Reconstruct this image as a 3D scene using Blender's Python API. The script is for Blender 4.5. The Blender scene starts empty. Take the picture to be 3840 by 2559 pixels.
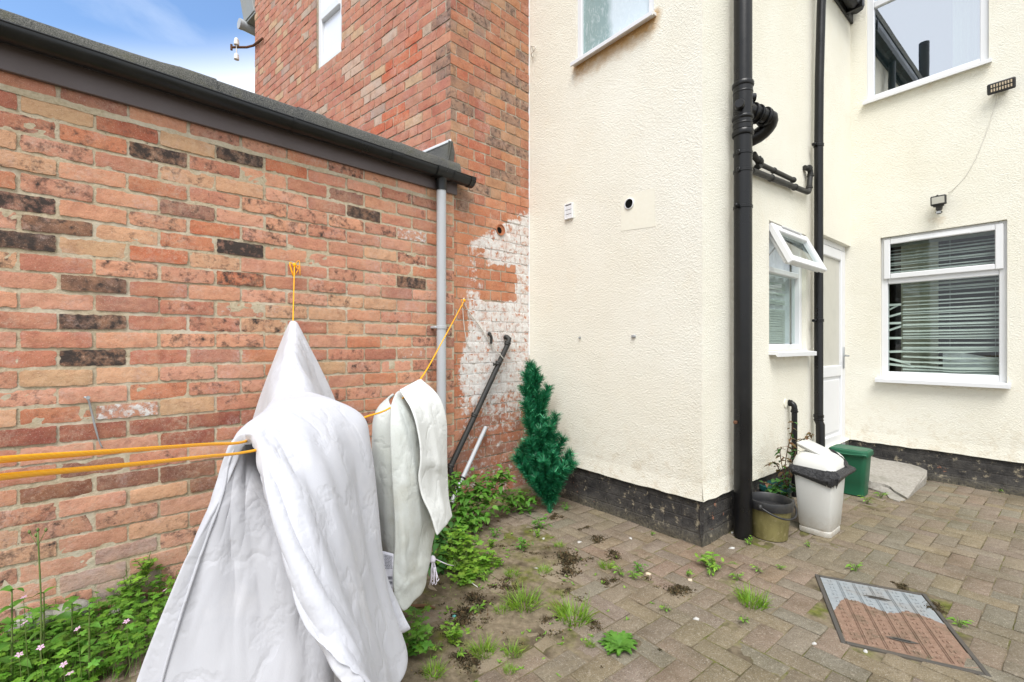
import bpy, math, random
import numpy as np
from mathutils import Vector, Matrix, noise as mnoise
random.seed(7)
rng = np.random.default_rng(11)
SC = bpy.context.scene
COL = SC.collection
F, CX, HY, H = 1706.67, 1920.0, 1295.0, 1.25      # lens in photo pixels, centre column, horizon row, eye height
R = math.radians

# ------------------------------------------------------------------ geometry helpers
def ground(px, py, z=0.0):
    d = (H - z) * F / (py - HY)
    return Vector((d * (px - CX) / F, d, z))
def at(px, py, d):
    return Vector((d * (px - CX) / F, d, H + d * (HY - py) / F))

class Wall:
    """vertical wall plane: s runs along it, z is height, o is distance out towards the yard"""
    def __init__(self, p, q):
        self.p = Vector((p[0], p[1], 0)); e = Vector((q[0], q[1], 0)) - self.p
        self.len = e.length; self.t = e.normalized()
        n = Vector((self.t.y, -self.t.x, 0))
        if n.dot(-self.p) < 0: n = -n                  # faces the camera side
        self.n = n
    def pt(self, s, z, o=0.0):
        return self.p + self.t * s + self.n * o + Vector((0, 0, z))
    def hit(self, px, py, o=0.0):
        ray = Vector(((px - CX) / F, 1, (HY - py) / F))
        p0 = self.p + self.n * o - Vector((0, 0, H))
        k = p0.dot(self.n) / ray.dot(self.n)
        h = ray * k + Vector((0, 0, H))
        return (h - self.p).dot(self.t), h.z
    def at(self, px, py, o=0.0):
        s, z = self.hit(px, py, o); return self.pt(s, z, o)

C0, C1, C2, B9 = (.154, 4.043), (1.176, 2.814), (3.477, 4.673), (4.211, 3.743)
LDIR = Vector((C0[0] + 2.142, C0[1] - 1.904)).normalized()
L9 = (C0[0] - LDIR.x * 6.2, C0[1] - LDIR.y * 6.2)
HC = (-.467, 3.464); HL = (-3.324, 5.88)
WL = Wall(L9, C0)            # left brick wall line and the brick return of the house
WF = Wall(HC, HL)            # front of the red house, running away to the left
WB = Wall(C0, C1)            # cream front
WS = Wall(C1, C2)            # cream side with kitchen window and door
e = Vector((B9[0] - C2[0], B9[1] - C2[1])); e.normalize()
B10 = (C2[0] + e.x * 5.2, C2[1] + e.y * 5.2)
WR = Wall(C2, B10)           # cream back wall

class MB:
    def __init__(s):
        s.v = []; s.f = []; s.m = []; s.c = []
        s.col = (1, 1, 1, 0); s.mat = 0
    def add(s, vs, fs, col=None):
        b = len(s.v); s.v += [tuple(x) for x in vs]
        s.f += [tuple(i + b for i in f) for f in fs]
        s.m += [s.mat] * len(fs); s.c += [col or s.col] * len(vs)
    def box(s, o, ax, ay, az, bev=0.0):
        """box from corner o with edge vectors; bev trims the edges"""
        o = Vector(o); ax, ay, az = Vector(ax), Vector(ay), Vector(az)
        if ax.cross(ay).dot(az) < 0: ax, ay = ay, ax
        if bev <= 0:
            P = [o, o+ax, o+ax+ay, o+ay, o+az, o+ax+az, o+ax+ay+az, o+ay+az]
            s.add(P, [(3,2,1,0),(4,5,6,7),(0,1,5,4),(1,2,6,5),(2,3,7,6),(3,0,4,7)]); return
        L = [ax.length, ay.length, az.length]; U = [ax/L[0], ay/L[1], az/L[2]]
        b = min(bev, min(L) * .45)
        c = o + (ax+ay+az) * .5; hx = [l/2 for l in L]
        vs = []; idx = {}
        for sx in (-1,1):
            for sy in (-1,1):
                for sz in (-1,1):
                    for a in range(3):
                        d = [sx*(hx[0]-b), sy*(hx[1]-b), sz*(hx[2]-b)]
                        d[a] = (sx,sy,sz)[a]*hx[a]
                        idx[(sx,sy,sz,a)] = len(vs)
                        vs.append(c + U[0]*d[0] + U[1]*d[1] + U[2]*d[2])
        fs = []
        def q(*k):
            ids = [idx[i] for i in k]
            n = (vs[ids[1]]-vs[ids[0]]).cross(vs[ids[2]]-vs[ids[0]])
            m = sum((vs[i] for i in ids), Vector()) / len(ids) - c
            fs.append(tuple(ids if n.dot(m) > 0 else ids[::-1]))
        for a in range(3):
            o1, o2 = [i for i in range(3) if i != a]
            for sg in (-1,1):
                ks = []
                for p, r in ((-1,-1),(1,-1),(1,1),(-1,1)):
                    t = [0,0,0]; t[a]=sg; t[o1]=p; t[o2]=r; ks.append((*t, a))
                q(*ks)
            for p in (-1,1):
                for r in (-1,1):
                    t0=[0,0,0]; t0[o1]=p; t0[o2]=r
                    t1=list(t0); t0[a]=-1; t1[a]=1
                    q((*t0,o1),(*t1,o1),(*t1,o2),(*t0,o2))
        for sx in (-1,1):
            for sy in (-1,1):
                for sz in (-1,1): q((sx,sy,sz,0),(sx,sy,sz,1),(sx,sy,sz,2))
        s.add(vs, fs)
    def wbox(s, W, s0, s1, z0, z1, o0, o1, bev=0.0):
        s.box(W.pt(s0, z0, o0), W.t*(s1-s0), W.n*(o1-o0), Vector((0,0,z1-z0)), bev)
    def tube(s, path, r, n=14, cap=True, closed=False):
        P = [Vector(p) for p in path]; m = len(P)
        rr = r if hasattr(r, '__len__') else [r]*m
        T = []
        for i in range(m):
            a = P[i-1] if (i > 0 or closed) else P[i]; b = P[(i+1) % m] if (i < m-1 or closed) else P[i]
            T.append((b-a).normalized())
        up = Vector((0,0,1)) if abs(T[0].z) < .9 else Vector((1,0,0))
        u = T[0].cross(up).normalized(); vs = []
        for i in range(m):
            u = (u - T[i]*u.dot(T[i])).normalized(); w = T[i].cross(u)
            for k in range(n):
                a = 2*math.pi*k/n
                vs.append(P[i] + (u*math.cos(a) + w*math.sin(a))*rr[i])
        fs = []
        for i in range(m if closed else m-1):
            for k in range(n):
                a, b = i*n+k, i*n+(k+1) % n
                c, d = ((i+1) % m)*n+(k+1) % n, ((i+1) % m)*n+k
                fs.append((a,b,c,d))
        if cap and not closed:
            fs.append(tuple(range(n-1,-1,-1))); fs.append(tuple((m-1)*n+k for k in range(n)))
        s.add(vs, fs)
    def lathe(s, c, axis, prof, n=24, sx=1.0, xdir=None):
        """prof: (radius, height) pairs along axis from c"""
        c = Vector(c); axis = Vector(axis).normalized()
        u = Vector(xdir) if xdir else axis.cross(Vector((0,0,1)) if abs(axis.z) < .9 else Vector((1,0,0)))
        u = (u - axis*u.dot(axis)).normalized(); w = axis.cross(u)
        vs = []
        for r, h in prof:
            for k in range(n):
                a = 2*math.pi*k/n
                vs.append(c + axis*h + (u*math.cos(a)*sx + w*math.sin(a))*r)
        fs = [(i*n+k, i*n+(k+1)%n, (i+1)*n+(k+1)%n, (i+1)*n+k) for i in range(len(prof)-1) for k in range(n)]
        if prof[0][0] > 1e-4: fs.append(tuple(range(n-1,-1,-1)))
        if prof[-1][0] > 1e-4: fs.append(tuple((len(prof)-1)*n+k for k in range(n)))
        s.add(vs, fs)
    def grid(s, rows, cols=None, closed=False):
        """rows: list of lists of points; cols: same shape of colours"""
        n = len(rows[0]); vs = [p for r in rows for p in r]
        fs = [(i*n+j, i*n+(j+1)%n, (i+1)*n+(j+1)%n, (i+1)*n+j) for i in range(len(rows)-1) for j in range(n if closed else n-1)]
        b = len(s.v); s.add(vs, fs)
        if cols is not None: s.c[b:] = [c for r in cols for c in r]
    def poly(s, pts, h):
        """prism: outline pts extruded by vector h"""
        P = [Vector(p) for p in pts]; n = len(P); h = Vector(h)
        nn = sum((P[i].cross(P[(i+1)%n]) for i in range(n)), Vector())
        if nn.dot(h) < 0: P.reverse()
        vs = P + [p+h for p in P]
        s.add(vs, [tuple(range(n-1,-1,-1)), tuple(range(n,2*n))] + [(i,(i+1)%n,n+(i+1)%n,n+i) for i in range(n)])
    def build(s, name, mats, parent=None, smooth=False, auto=None):
        me = bpy.data.meshes.new(name)
        off = Vector((0,0,0))
        p = parent
        while p is not None: off += p.location; p = p.parent
        me.from_pydata([(a[0]-off.x, a[1]-off.y, a[2]-off.z) for a in s.v], [], s.f)
        if not isinstance(mats, (list, tuple)): mats = [mats]
        for m in mats: me.materials.append(m)
        me.polygons.foreach_set('material_index', s.m)
        if True:
            at_ = me.color_attributes.new('Col', 'FLOAT_COLOR', 'POINT')
            at_.data.foreach_set('color', np.array(s.c, dtype=np.float32).ravel())
        if smooth or auto: me.polygons.foreach_set('use_smooth', [True]*len(me.polygons))
        if auto:
            me.set_sharp_from_angle(angle=R(auto))
        me.update()
        o = bpy.data.objects.new(name, me); COL.objects.link(o)
        if parent: o.parent = parent
        return o

def tag(o, label=None, cat=None, group=None, kind=None):
    if label: o['label'] = label
    if cat: o['category'] = cat
    if group: o['group'] = group
    if kind: o['kind'] = kind
    return o
def thing(name, label, cat, loc=(0,0,0), group=None):
    o = bpy.data.objects.new(name, None); COL.objects.link(o); o.location = loc
    o.empty_display_size = .05
    return tag(o, label, cat, group)
def mesh_bare(mb, name, mats, smooth=True):
    """mesh data built about the origin, used by copies"""
    o = mb.build(name, mats, None, smooth); return o
def catmull(P, n):
    """P: array (k,3) -> n points through them"""
    P = np.array([tuple(p) for p in P], float); k = len(P)
    Q = np.vstack([2*P[0]-P[1], P, 2*P[-1]-P[-2]])
    out = []
    for x in np.linspace(0, k-1, n):
        i = min(int(x), k-2); t = x-i
        a, b, c, d = Q[i], Q[i+1], Q[i+2], Q[i+3]
        out.append(.5*((2*b)+(-a+c)*t+(2*a-5*b+4*c-d)*t*t+(-a+3*b-3*c+d)*t**3))
    return np.array(out)
def nz(x, y, z=0.0): return mnoise.noise(Vector((x, y, z)))

# ------------------------------------------------------------------ node helpers
class NT:
    def __init__(s, name):
        s.mat = bpy.data.materials.new(name); s.mat.use_nodes = True
        s.t = s.mat.node_tree; s.t.nodes.clear()
        s.out = s.n('ShaderNodeOutputMaterial'); s.b = s.n('ShaderNodeBsdfPrincipled')
        s.l(s.b.outputs[0], s.out.inputs[0]); s._co = None
    def n(s, t, **k):
        x = s.t.nodes.new(t)
        for a, v in k.items(): setattr(x, a, v)
        return x
    def l(s, a, b): s.t.links.new(a, b)
    def set(s, sock, v):
        if hasattr(v, 'is_output') or isinstance(v, bpy.types.NodeSocket): s.l(v, sock)
        elif isinstance(v, (tuple, list)) and len(v) == 3 and sock.type == 'RGBA': sock.default_value = (*v, 1)
        else: sock.default_value = v
    def co(s):
        if s._co is None: s._co = s.n('ShaderNodeNewGeometry').outputs['Position']
        return s._co
    def obj(s): return s.n('ShaderNodeTexCoord').outputs['Object']
    def mapping(s, vec, scale=(1,1,1), rot=(0,0,0), loc=(0,0,0)):
        m = s.n('ShaderNodeMapping'); s.l(vec, m.inputs[0])
        m.inputs[1].default_value = loc; m.inputs[2].default_value = rot; m.inputs[3].default_value = scale
        return m.outputs[0]
    def noise(s, scale, detail=3, rough=.55, vec=None, dist=0.0, col=False):
        x = s.n('ShaderNodeTexNoise'); s.l(vec or s.co(), x.inputs['Vector'])
        x.inputs['Scale'].default_value = scale; x.inputs['Detail'].default_value = detail
        x.inputs['Roughness'].default_value = rough; x.inputs['Distortion'].default_value = dist
        return x.outputs['Color' if col else 'Fac']
    def voro(s, scale, vec=None, feature='F1', out='Distance', rnd=1.0):
        x = s.n('ShaderNodeTexVoronoi', feature=feature); s.l(vec or s.co(), x.inputs['Vector'])
        x.inputs['Scale'].default_value = scale; x.inputs['Randomness'].default_value = rnd
        return x.outputs[out]
    def ramp(s, fac, a, b, lo=0.0, hi=1.0):
        x = s.n('ShaderNodeMapRange'); s.set(x.inputs[0], fac)
        x.inputs[1].default_value = a; x.inputs[2].default_value = b
        x.inputs[3].default_value = lo; x.inputs[4].default_value = hi
        return x.outputs[0]
    def cramp(s, fac, stops):
        x = s.n('ShaderNodeValToRGB'); s.set(x.inputs[0], fac)
        el = x.color_ramp.elements
        while len(el) < len(stops): el.new(.5)
        for e_, (p, c) in zip(el, stops): e_.position = p; e_.color = (*c, 1)
        return x.outputs[0]
    def mix(s, fac, a, b, mode='MIX'):
        x = s.n('ShaderNodeMix', data_type='RGBA', blend_type=mode)
        s.set(x.inputs[0], fac); s.set(x.inputs[6], a); s.set(x.inputs[7], b); return x.outputs[2]
    def math(s, op, a, b=0.0):
        x = s.n('ShaderNodeMath', operation=op); s.set(x.inputs[0], a); s.set(x.inputs[1], b); return x.outputs[0]
    def attr(s, name='Col'):
        x = s.n('ShaderNodeAttribute', attribute_name=name); return x.outputs['Color'], x.outputs['Alpha']
    def bump(s, h, strength=.5, dist=.01, normal=None):
        x = s.n('ShaderNodeBump'); s.l(h, x.inputs['Height'])
        x.inputs['Strength'].default_value = strength; x.inputs['Distance'].default_value = dist
        if normal: s.l(normal, x.inputs['Normal'])
        return x.outputs[0]
    def fin(s, col, rough=.8, normal=None, spec=.3, metal=0.0, **k):
        s.set(s.b.inputs['Base Color'], col); s.set(s.b.inputs['Roughness'], rough)
        s.b.inputs['Specular IOR Level'].default_value = spec; s.set(s.b.inputs['Metallic'], metal)
        if normal: s.l(normal, s.b.inputs['Normal'])
        for a, v in k.items(): s.set(s.b.inputs[a.replace('_', ' ')], v)
        return s.mat
# ------------------------------------------------------------------ materials
M = {}
def brick_mat(name, paint_scale=38, soot=1.0):
    t = NT(name); c, a = t.attr()
    n1 = t.noise(9, 4, .6); n2 = t.noise(60, 5, .7); n3 = t.noise(260, 2, .6)
    col = t.mix(t.ramp(n1, .38, .66, 0, .6), c, t.mix(.55, c, (.66, .36, .20)))
    col = t.mix(t.ramp(t.noise(14, 4, .65, t.mapping(t.co(), loc=(5,2,8))), .50, .68, 0, .55), col, t.mix(1, col, (.58, .50, .50), 'MULTIPLY'))
    col = t.mix(t.ramp(n2, .46, .7, 0, .45), col, t.mix(1, col, (.66, .55, .48), 'MULTIPLY'))
    col = t.mix(t.ramp(n3, .60, .70, 0, .6), col, (.72, .56, .44))
    col = t.mix(t.ramp(t.noise(170, 3, .6), .66, .74, 0, .8), col, (.09, .06, .05))
    bloom = t.math('MULTIPLY', t.ramp(t.noise(5.5, 5, .65), .52, .72), t.ramp(t.noise(70, 4, .7), .40, .60))
    col = t.mix(t.math('MULTIPLY', bloom, .5), col, (.62, .52, .5))
    smear = t.math('MULTIPLY', t.ramp(t.noise(3.5, 6, .72, t.mapping(t.co(), loc=(2,7,3))), .48, .70), t.ramp(t.noise(55, 5, .7), .44, .60))
    col = t.mix(t.math('MULTIPLY', smear, .5), col, (.58, .47, .36))
    col = t.mix(.16, col, (.47, .225, .14))
    dk = t.math('MULTIPLY', t.math('MULTIPLY', a, -1), 1)
    dm = t.ramp(t.math('ADD', t.noise(26, 5, .7), t.math('MULTIPLY', dk, .55)), .62, .82)
    col = t.mix(t.math('MULTIPLY', dm, t.ramp(dk, .02, .1)), col, (.055, .043, .038))
    pm = t.ramp(t.math('ADD', t.noise(paint_scale, 6, .72), t.math('MULTIPLY', a, .62)), .77, .90)
    pm = t.math('MULTIPLY', pm, t.ramp(a, .02, .12))
    white = t.mix(t.ramp(t.noise(30, 4, .7), .4, .75), (.74, .725, .70), (.52, .47, .44))
    white = t.mix(t.ramp(t.noise(8, 5, .7), .5, .7, 0, .6), white, (.60, .42, .34))
    col = t.mix(pm, col, white)
    h = t.math('ADD', t.math('MULTIPLY', n2, .7), t.math('MULTIPLY', n3, .3))
    h = t.math('ADD', h, t.math('MULTIPLY', pm, .25))
    h = t.math('ADD', h, t.math('MULTIPLY', n1, .8))
    return t.fin(col, .88, t.bump(h, 1.0, .006), .2)
M['brick'] = brick_mat('weathered_brick')
M['brick_old'] = brick_mat('old_brick', 22)

def mortar_mat(name, base, dark):
    t = NT(name); c, a = t.attr()
    n = t.noise(70, 5, .7); n1 = t.noise(7, 3)
    col = t.mix(t.ramp(n, .35, .7), dark, base)
    col = t.mix(t.ramp(n1, .45, .7, 0, .5), col, t.mix(.6, base, (.72, .69, .62)))
    col = t.mix(t.ramp(t.noise(34, 3, .6), .68, .73, 0, .8), col, (.10, .085, .06))
    pm = t.ramp(t.math('ADD', t.noise(38, 6, .72), t.math('MULTIPLY', a, .62)), .80, .86)
    pm = t.math('MULTIPLY', pm, t.ramp(a, .02, .12))
    col = t.mix(pm, col, (.78, .77, .75))
    return t.fin(col, .95, t.bump(n, .9, .006), .1)
M['mortar'] = mortar_mat('sand_mortar', (.56, .475, .34), (.40, .33, .225))
M['mortar_old'] = mortar_mat('old_mortar', (.50, .41, .30), (.27, .21, .15))

def render_mat():
    t = NT('cream_render')
    n = t.noise(135, 3, .62, dist=.4); v = t.voro(95, feature='SMOOTH_F1'); vc, va = t.attr()
    big = t.noise(1.3, 4, .6)
    col = t.mix(t.ramp(big, .35, .7), (.815, .795, .70), (.785, .755, .645))
    col = t.mix(t.ramp(t.noise(5, 5, .7), .56, .76, 0, .35), col, (.79, .725, .58))
    z = t.n('ShaderNodeSeparateXYZ'); t.l(t.co(), z.inputs[0])
    low = t.math('MULTIPLY', t.ramp(z.outputs[2], .75, .27), t.ramp(t.noise(14, 5, .7), .5, .7))
    col = t.mix(t.math('MULTIPLY', low, .55), col, (.52, .42, .27))
    sm = t.ramp(t.math('ADD', t.math('MULTIPLY', t.noise(11, 5, .65), .6), t.math('MULTIPLY', va, .8)), .50, .95)
    col = t.mix(t.math('MULTIPLY', sm, t.ramp(va, 0, .06)), col, (.48, .30, .13))
    col = t.mix(t.math('MULTIPLY', t.ramp(t.noise(1.9, 6, .7, t.mapping(t.co(), (1,1,.35))), .5, .72), .30), col, (.70, .66, .54))
    pit = t.ramp(t.noise(21, 6, .75), .725, .75)
    col = t.mix(t.math('MULTIPLY', pit, .8), col, (.50, .38, .22))
    h = t.math('ADD', t.math('MULTIPLY', n, .75), t.math('MULTIPLY', v, .45))
    h = t.math('SUBTRACT', h, t.math('MULTIPLY', pit, .6))
    nn = t.bump(t.noise(3.2, 2), .35, .02)
    return t.fin(col, .9, t.bump(h, .75, .0085, nn), .15)
M['render'] = render_mat()
def smooth_render():
    t = NT('smooth_patch'); n = t.noise(40, 4)
    return t.fin(t.mix(t.ramp(n, .3, .7), (.79, .768, .655), (.775, .745, .625)), .9, t.bump(n, .3, .003), .15)
M['patch'] = smooth_render()

def plinth_mat():
    t = NT('black_bitumen_plinth')
    n = t.noise(13, 6, .7); f = t.noise(55, 5, .7)
    col = t.mix(t.ramp(n, .35, .7), (.022, .021, .022), (.075, .07, .064))
    col = t.mix(t.ramp(t.noise(17, 6, .75), .57, .66, 0, .85), col, (.36, .31, .22))
    col = t.mix(t.ramp(t.noise(9, 5, .7), .66, .70, 0, .85), col, (.40, .18, .11))
    z = t.n('ShaderNodeSeparateXYZ'); t.l(t.co(), z.inputs[0])
    col = t.mix(t.math('MULTIPLY', t.ramp(z.outputs[2], .1, .0), t.ramp(f, .35, .6)), col, (.14, .125, .09))
    br = t.n('ShaderNodeTexBrick'); sep = t.n('ShaderNodeCombineXYZ')
    u = t.math('SUBTRACT', t.math('MULTIPLY', z.outputs[0], .7), t.math('MULTIPLY', z.outputs[1], .7))
    t.l(u, sep.inputs[0]); t.l(t.math('ADD', z.outputs[2], t.math('MULTIPLY', n, .012)), sep.inputs[1]); t.l(sep.outputs[0], br.inputs['Vector'])
    br.inputs['Scale'].default_value = 1; br.inputs['Brick Width'].default_value = .235; br.inputs['Row Height'].default_value = .078
    br.inputs['Mortar Size'].default_value = .007; br.inputs['Mortar Smooth'].default_value = .9
    h = t.math('SUBTRACT', t.math('ADD', t.math('MULTIPLY', n, .6), t.math('MULTIPLY', f, .5)), t.math('MULTIPLY', br.outputs['Fac'], .16))
    return t.fin(col, .72, t.bump(h, .9, .014), .3)
M['plinth'] = plinth_mat()

def paver_mat():
    t = NT('concrete_block_paver'); c, a = t.attr()
    sp = t.noise(210, 3, .7); n1 = t.noise(22, 5, .65); w = t.noise(1.7, 4, .6)
    n4 = t.noise(7, 5, .7)
    col = t.mix(t.ramp(n1, .3, .72, 0, .5), c, t.mix(1, c, (.62, .60, .56), 'MULTIPLY'))
    col = t.mix(t.ramp(n4, .40, .70, 0, .5), col, t.mix(1, col, (.70, .67, .58), 'MULTIPLY'))
    col = t.mix(t.ramp(w, .42, .66, 0, .45), col, (.135, .12, .072))           # green-brown film of algae
    col = t.mix(t.ramp(sp, .57, .68, 0, .6), col, (.52, .48, .41))            # pale aggregate
    col = t.mix(t.ramp(t.noise(240, 2, .6, t.mapping(t.co(), loc=(3,7,1))), .60, .70, 0, .75), col, (.05, .045, .04))
    col = t.mix(t.ramp(t.noise(85, 4, .7), .54, .66, 0, .55), col, t.mix(1, col, (.52, .50, .46), 'MULTIPLY'))
    col = t.mix(t.ramp(t.noise(60, 4, .7, t.mapping(t.co(), loc=(1,9,4))), .56, .68, 0, .5), col, (.40, .35, .27))
    col = t.mix(t.ramp(t.noise(3.1, 6, .72, t.mapping(t.co(), loc=(4,4,4))), .50, .66, 0, .5), col, t.mix(1, col, (.60, .56, .48), 'MULTIPLY'))
    mud = t.ramp(t.math('ADD', t.noise(3.4, 6, .7), t.math('MULTIPLY', a, .7)), .78, .98)
    col = t.mix(t.math('MULTIPLY', mud, .75), col, t.mix(t.ramp(n1, .35, .65), (.22, .175, .115), (.31, .26, .18)))
    col = t.mix(t.ramp(t.voro(15), .030, .018, 0, .7), col, (.60, .58, .53))    # crumbs of white grit
    h = t.math('ADD', t.math('MULTIPLY', sp, .6), n1)
    return t.fin(col, .9, t.bump(h, 1.0, .006), .2)
M['paver'] = paver_mat()

def soil_mat():
    t = NT('joint_soil_and_moss')
    n = t.noise(30, 6, .7); w = t.noise(2.6, 4, .6)
    col = t.mix(t.ramp(n, .35, .7), (.13, .105, .070), (.27, .22, .15))
    col = t.mix(t.ramp(t.noise(4.2, 4, .6), .50, .62, 0, .8), col, (.070, .054, .034))
    moss = t.math('MULTIPLY', t.ramp(w, .46, .60), t.ramp(t.noise(9, 4, .6), .42, .58))
    col = t.mix(t.math('MULTIPLY', moss, .9), col, t.mix(t.ramp(n, .4, .6), (.085, .095, .02), (.15, .16, .035)))
    return t.fin(col, .96, t.bump(n, .8, .008), .1)
M['soil'] = soil_mat()

def plastic(name, col, rough=.35, scr=.25, spec=.5, dirt=(.3,.27,.2), dz=0.0):
    t = NT(name); n = t.noise(6, 5, .65); f = t.noise(90, 3)
    c = t.mix(t.ramp(n, .5, .8, 0, scr), col, dirt)
    if dz:
        z = t.n('ShaderNodeSeparateXYZ'); t.l(t.co(), z.inputs[0])
        c = t.mix(t.math('MULTIPLY', t.ramp(z.outputs[2], dz, 0), t.ramp(t.noise(25, 5, .7), .3, .7)), c, dirt)
    return t.fin(c, t.ramp(n, .3, .8, rough, rough + .2), t.bump(f, .08, .002), spec)
M['black_pvc'] = plastic('black_upvc', (.0055, .0055, .006), .24, .05, .38, (.10, .09, .075))
M['black_old'] = plastic('faded_black_plastic', (.022, .022, .021), .45, .3, .4, (.12, .11, .09))
M['gutter'] = plastic('dark_grey_gutter', (.007, .008, .009), .24, .08, .4, (.07, .065, .05))
M['grey_pvc'] = plastic('grey_upvc', (.43, .45, .47), .4, .2, .4, (.32, .31, .28))
M['white_pvc'] = plastic('white_upvc', (.73, .74, .755), .3, .10, .5, (.60, .57, .50))
M['fascia'] = plastic('brown_fascia_paint', (.115, .092, .092), .4, .3, .4, (.10, .085, .08))
M['soffit'] = plastic('grey_painted_board', (.26, .27, .26), .6, .3)
M['green_pl'] = plastic('green_plastic', (.010, .105, .052), .36, .15, .5, (.05, .10, .06))
M['teal_pl'] = plastic('teal_plastic', (.010, .10, .10), .4, .2)
M['bin_white'] = plastic('grubby_white_plastic', (.64, .64, .605), .4, .12, .45, (.42, .36, .28), .16)
M['metal'] = plastic('galvanised_steel', (.42, .44, .45), .45, .3, .5, (.28, .24, .2))
M['metal'].node_tree.nodes['Principled BSDF'].inputs['Metallic'].default_value = .6
M['lamp_black'] = plastic('black_lamp_case', (.018, .018, .019), .4, .2)
M['porcelain'] = plastic('white_porcelain', (.72, .71, .68), .3, .3)
M['rust'] = plastic('rusty_iron', (.12, .06, .035), .8, .5, .2, (.2, .1, .05))
M['terracotta'] = plastic('terracotta', (.42, .17, .09), .85, .3, .1, (.25, .12, .08))
M['dark_hole'] = plastic('dark_interior', (.006, .006, .006), .9, 0, .1)
M['white_wire'] = plastic('pale_cable', (.66, .64, .58), .5, .4)
M['wood'] = plastic('weathered_stick', (.16, .085, .045), .8, .4, .2)
M['paper'] = plastic('litter_white', (.50, .49, .46), .7, .1, .2)
M['paper_cream'] = plastic('litter_cream', (.62, .52, .38), .7, .1, .2)
M['litter_teal'] = plastic('litter_teal', (.12, .46, .42), .5, .1)

def felt():
    t = NT('mineral_roof_felt'); n = t.noise(260, 3, .7); w = t.noise(2.2, 4, .6)
    a = t.mix(t.ramp(w, .38, .62), (.022, .025, .030), (.062, .063, .052))
    c = t.mix(t.ramp(n, .4, .68), a, (.21, .205, .185))
    c = t.mix(t.ramp(t.noise(11, 5, .7), .56, .7, 0, .5), c, (.105, .10, .055))
    return t.fin(c, .9, t.bump(n, .9, .004), .2)
M['felt'] = felt()

def cloth(name, c1, c2, wr=.5, fuzz=0.0, stain=None):
    t = NT(name); o = t.co()
    n = t.noise(9, 4, .55); cr = t.noise(8, 4, .5, t.mapping(o, (1, 1, .7), (.3, .5, .2)), .2)
    c = t.mix(t.ramp(n, .3, .7), c1, c2)
    if stain: c = t.mix(t.ramp(t.noise(4.5, 5, .65), .52, .75, 0, .6), c, stain)
    if fuzz: c = t.mix(t.ramp(t.noise(170, 4, .75), .56, .72, 0, .5), c, (.42, .42, .39))
    cre = t.math('ABSOLUTE', t.math('SUBTRACT', cr, .5))
    h = t.math('ADD', t.math('MULTIPLY', t.ramp(cre, 0, .06), .8), t.math('MULTIPLY', t.noise(420, 2), .12 + fuzz))
    t.fin(c, .9, t.bump(h, wr, .010), .12, Sheen_Weight=.15)
    return t.mat
M['duvet'] = cloth('white_cotton', (.545, .55, .585), (.515, .52, .558), .22, 0, (.70, .69, .70))
M['fleece'] = cloth('grey_white_fleece', (.62, .64, .61), (.53, .56, .52), .35, .5, (.50, .47, .39))
M['backing'] = cloth('mat_backing', (.68, .69, .665), (.64, .65, .625), .25, .1)
M['label'] = cloth('satin_label', (.70, .69, .74), (.62, .62, .68), .2)
M['ink'] = plastic('grey_print', (.16, .16, .19), .7, 0, .1)
def rope():
    t = NT('yellow_rope'); w = t.n('ShaderNodeTexWave', wave_type='BANDS', bands_direction='DIAGONAL')
    t.l(t.co(), w.inputs[0]); w.inputs['Scale'].default_value = 120
    return t.fin(t.mix(w.outputs['Fac'], (.97, .42, .006), (1.0, .48, .010)), .5, t.bump(w.outputs['Fac'], .12, .001), .3)
M['rope'] = rope()
M['string'] = plastic('white_string', (.74, .70, .78), .8, .1, .1)
def leaf(name, a, b, rough=.5, trans=.25):
    t = NT(name); c, al = t.attr()
    n = t.noise(35, 3)
    col = t.mix(t.ramp(n, .3, .7), a, b); col = t.mix(1, col, c, 'MULTIPLY')
    t.fin(col, rough, t.bump(t.noise(120, 3), .3, .003), .35, Subsurface_Weight=0.0)
    tr = t.n('ShaderNodeBsdfTranslucent'); t.set(tr.inputs[0], t.mix(1, col, (1.15, 1.25, .6), 'MULTIPLY'))
    mx = t.n('ShaderNodeMixShader'); mx.inputs[0].default_value = trans
    t.l(t.b.outputs[0], mx.inputs[1]); t.l(tr.outputs[0], mx.inputs[2]); t.l(mx.outputs[0], t.out.inputs[0])
    return t.mat
M['leaf'] = leaf('leaf_green', (.075, .20, .024), (.13, .30, .045))
M['leaf_lime'] = leaf('leaf_lime', (.14, .30, .03), (.24, .42, .06))
M['leaf_mid'] = leaf('leaf_mid', (.085, .225, .022), (.16, .33, .045))
M['leaf_dark'] = leaf('leaf_dark', (.035, .115, .028), (.07, .19, .04))
M['grass'] = leaf('grass_blade', (.11, .24, .02), (.22, .38, .045))
M['rose_leaf'] = leaf('rose_leaf', (.09, .10, .03), (.20, .085, .065))
M['moss'] = leaf('dry_moss', (.045, .038, .020), (.105, .085, .046), .95, .0)
M['petal'] = leaf('pink_petal', (.72, .42, .62), (.80, .55, .74), .6)
M['stem'] = leaf('stem_green', (.10, .17, .04), (.16, .20, .06), .6, 0)
M['needle'] = leaf('tinsel_needle', (.006, .092, .034), (.022, .205, .085), .33, .06)
M['twig'] = plastic('brown_twig', (.09, .055, .03), .85, .2, .1)

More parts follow.
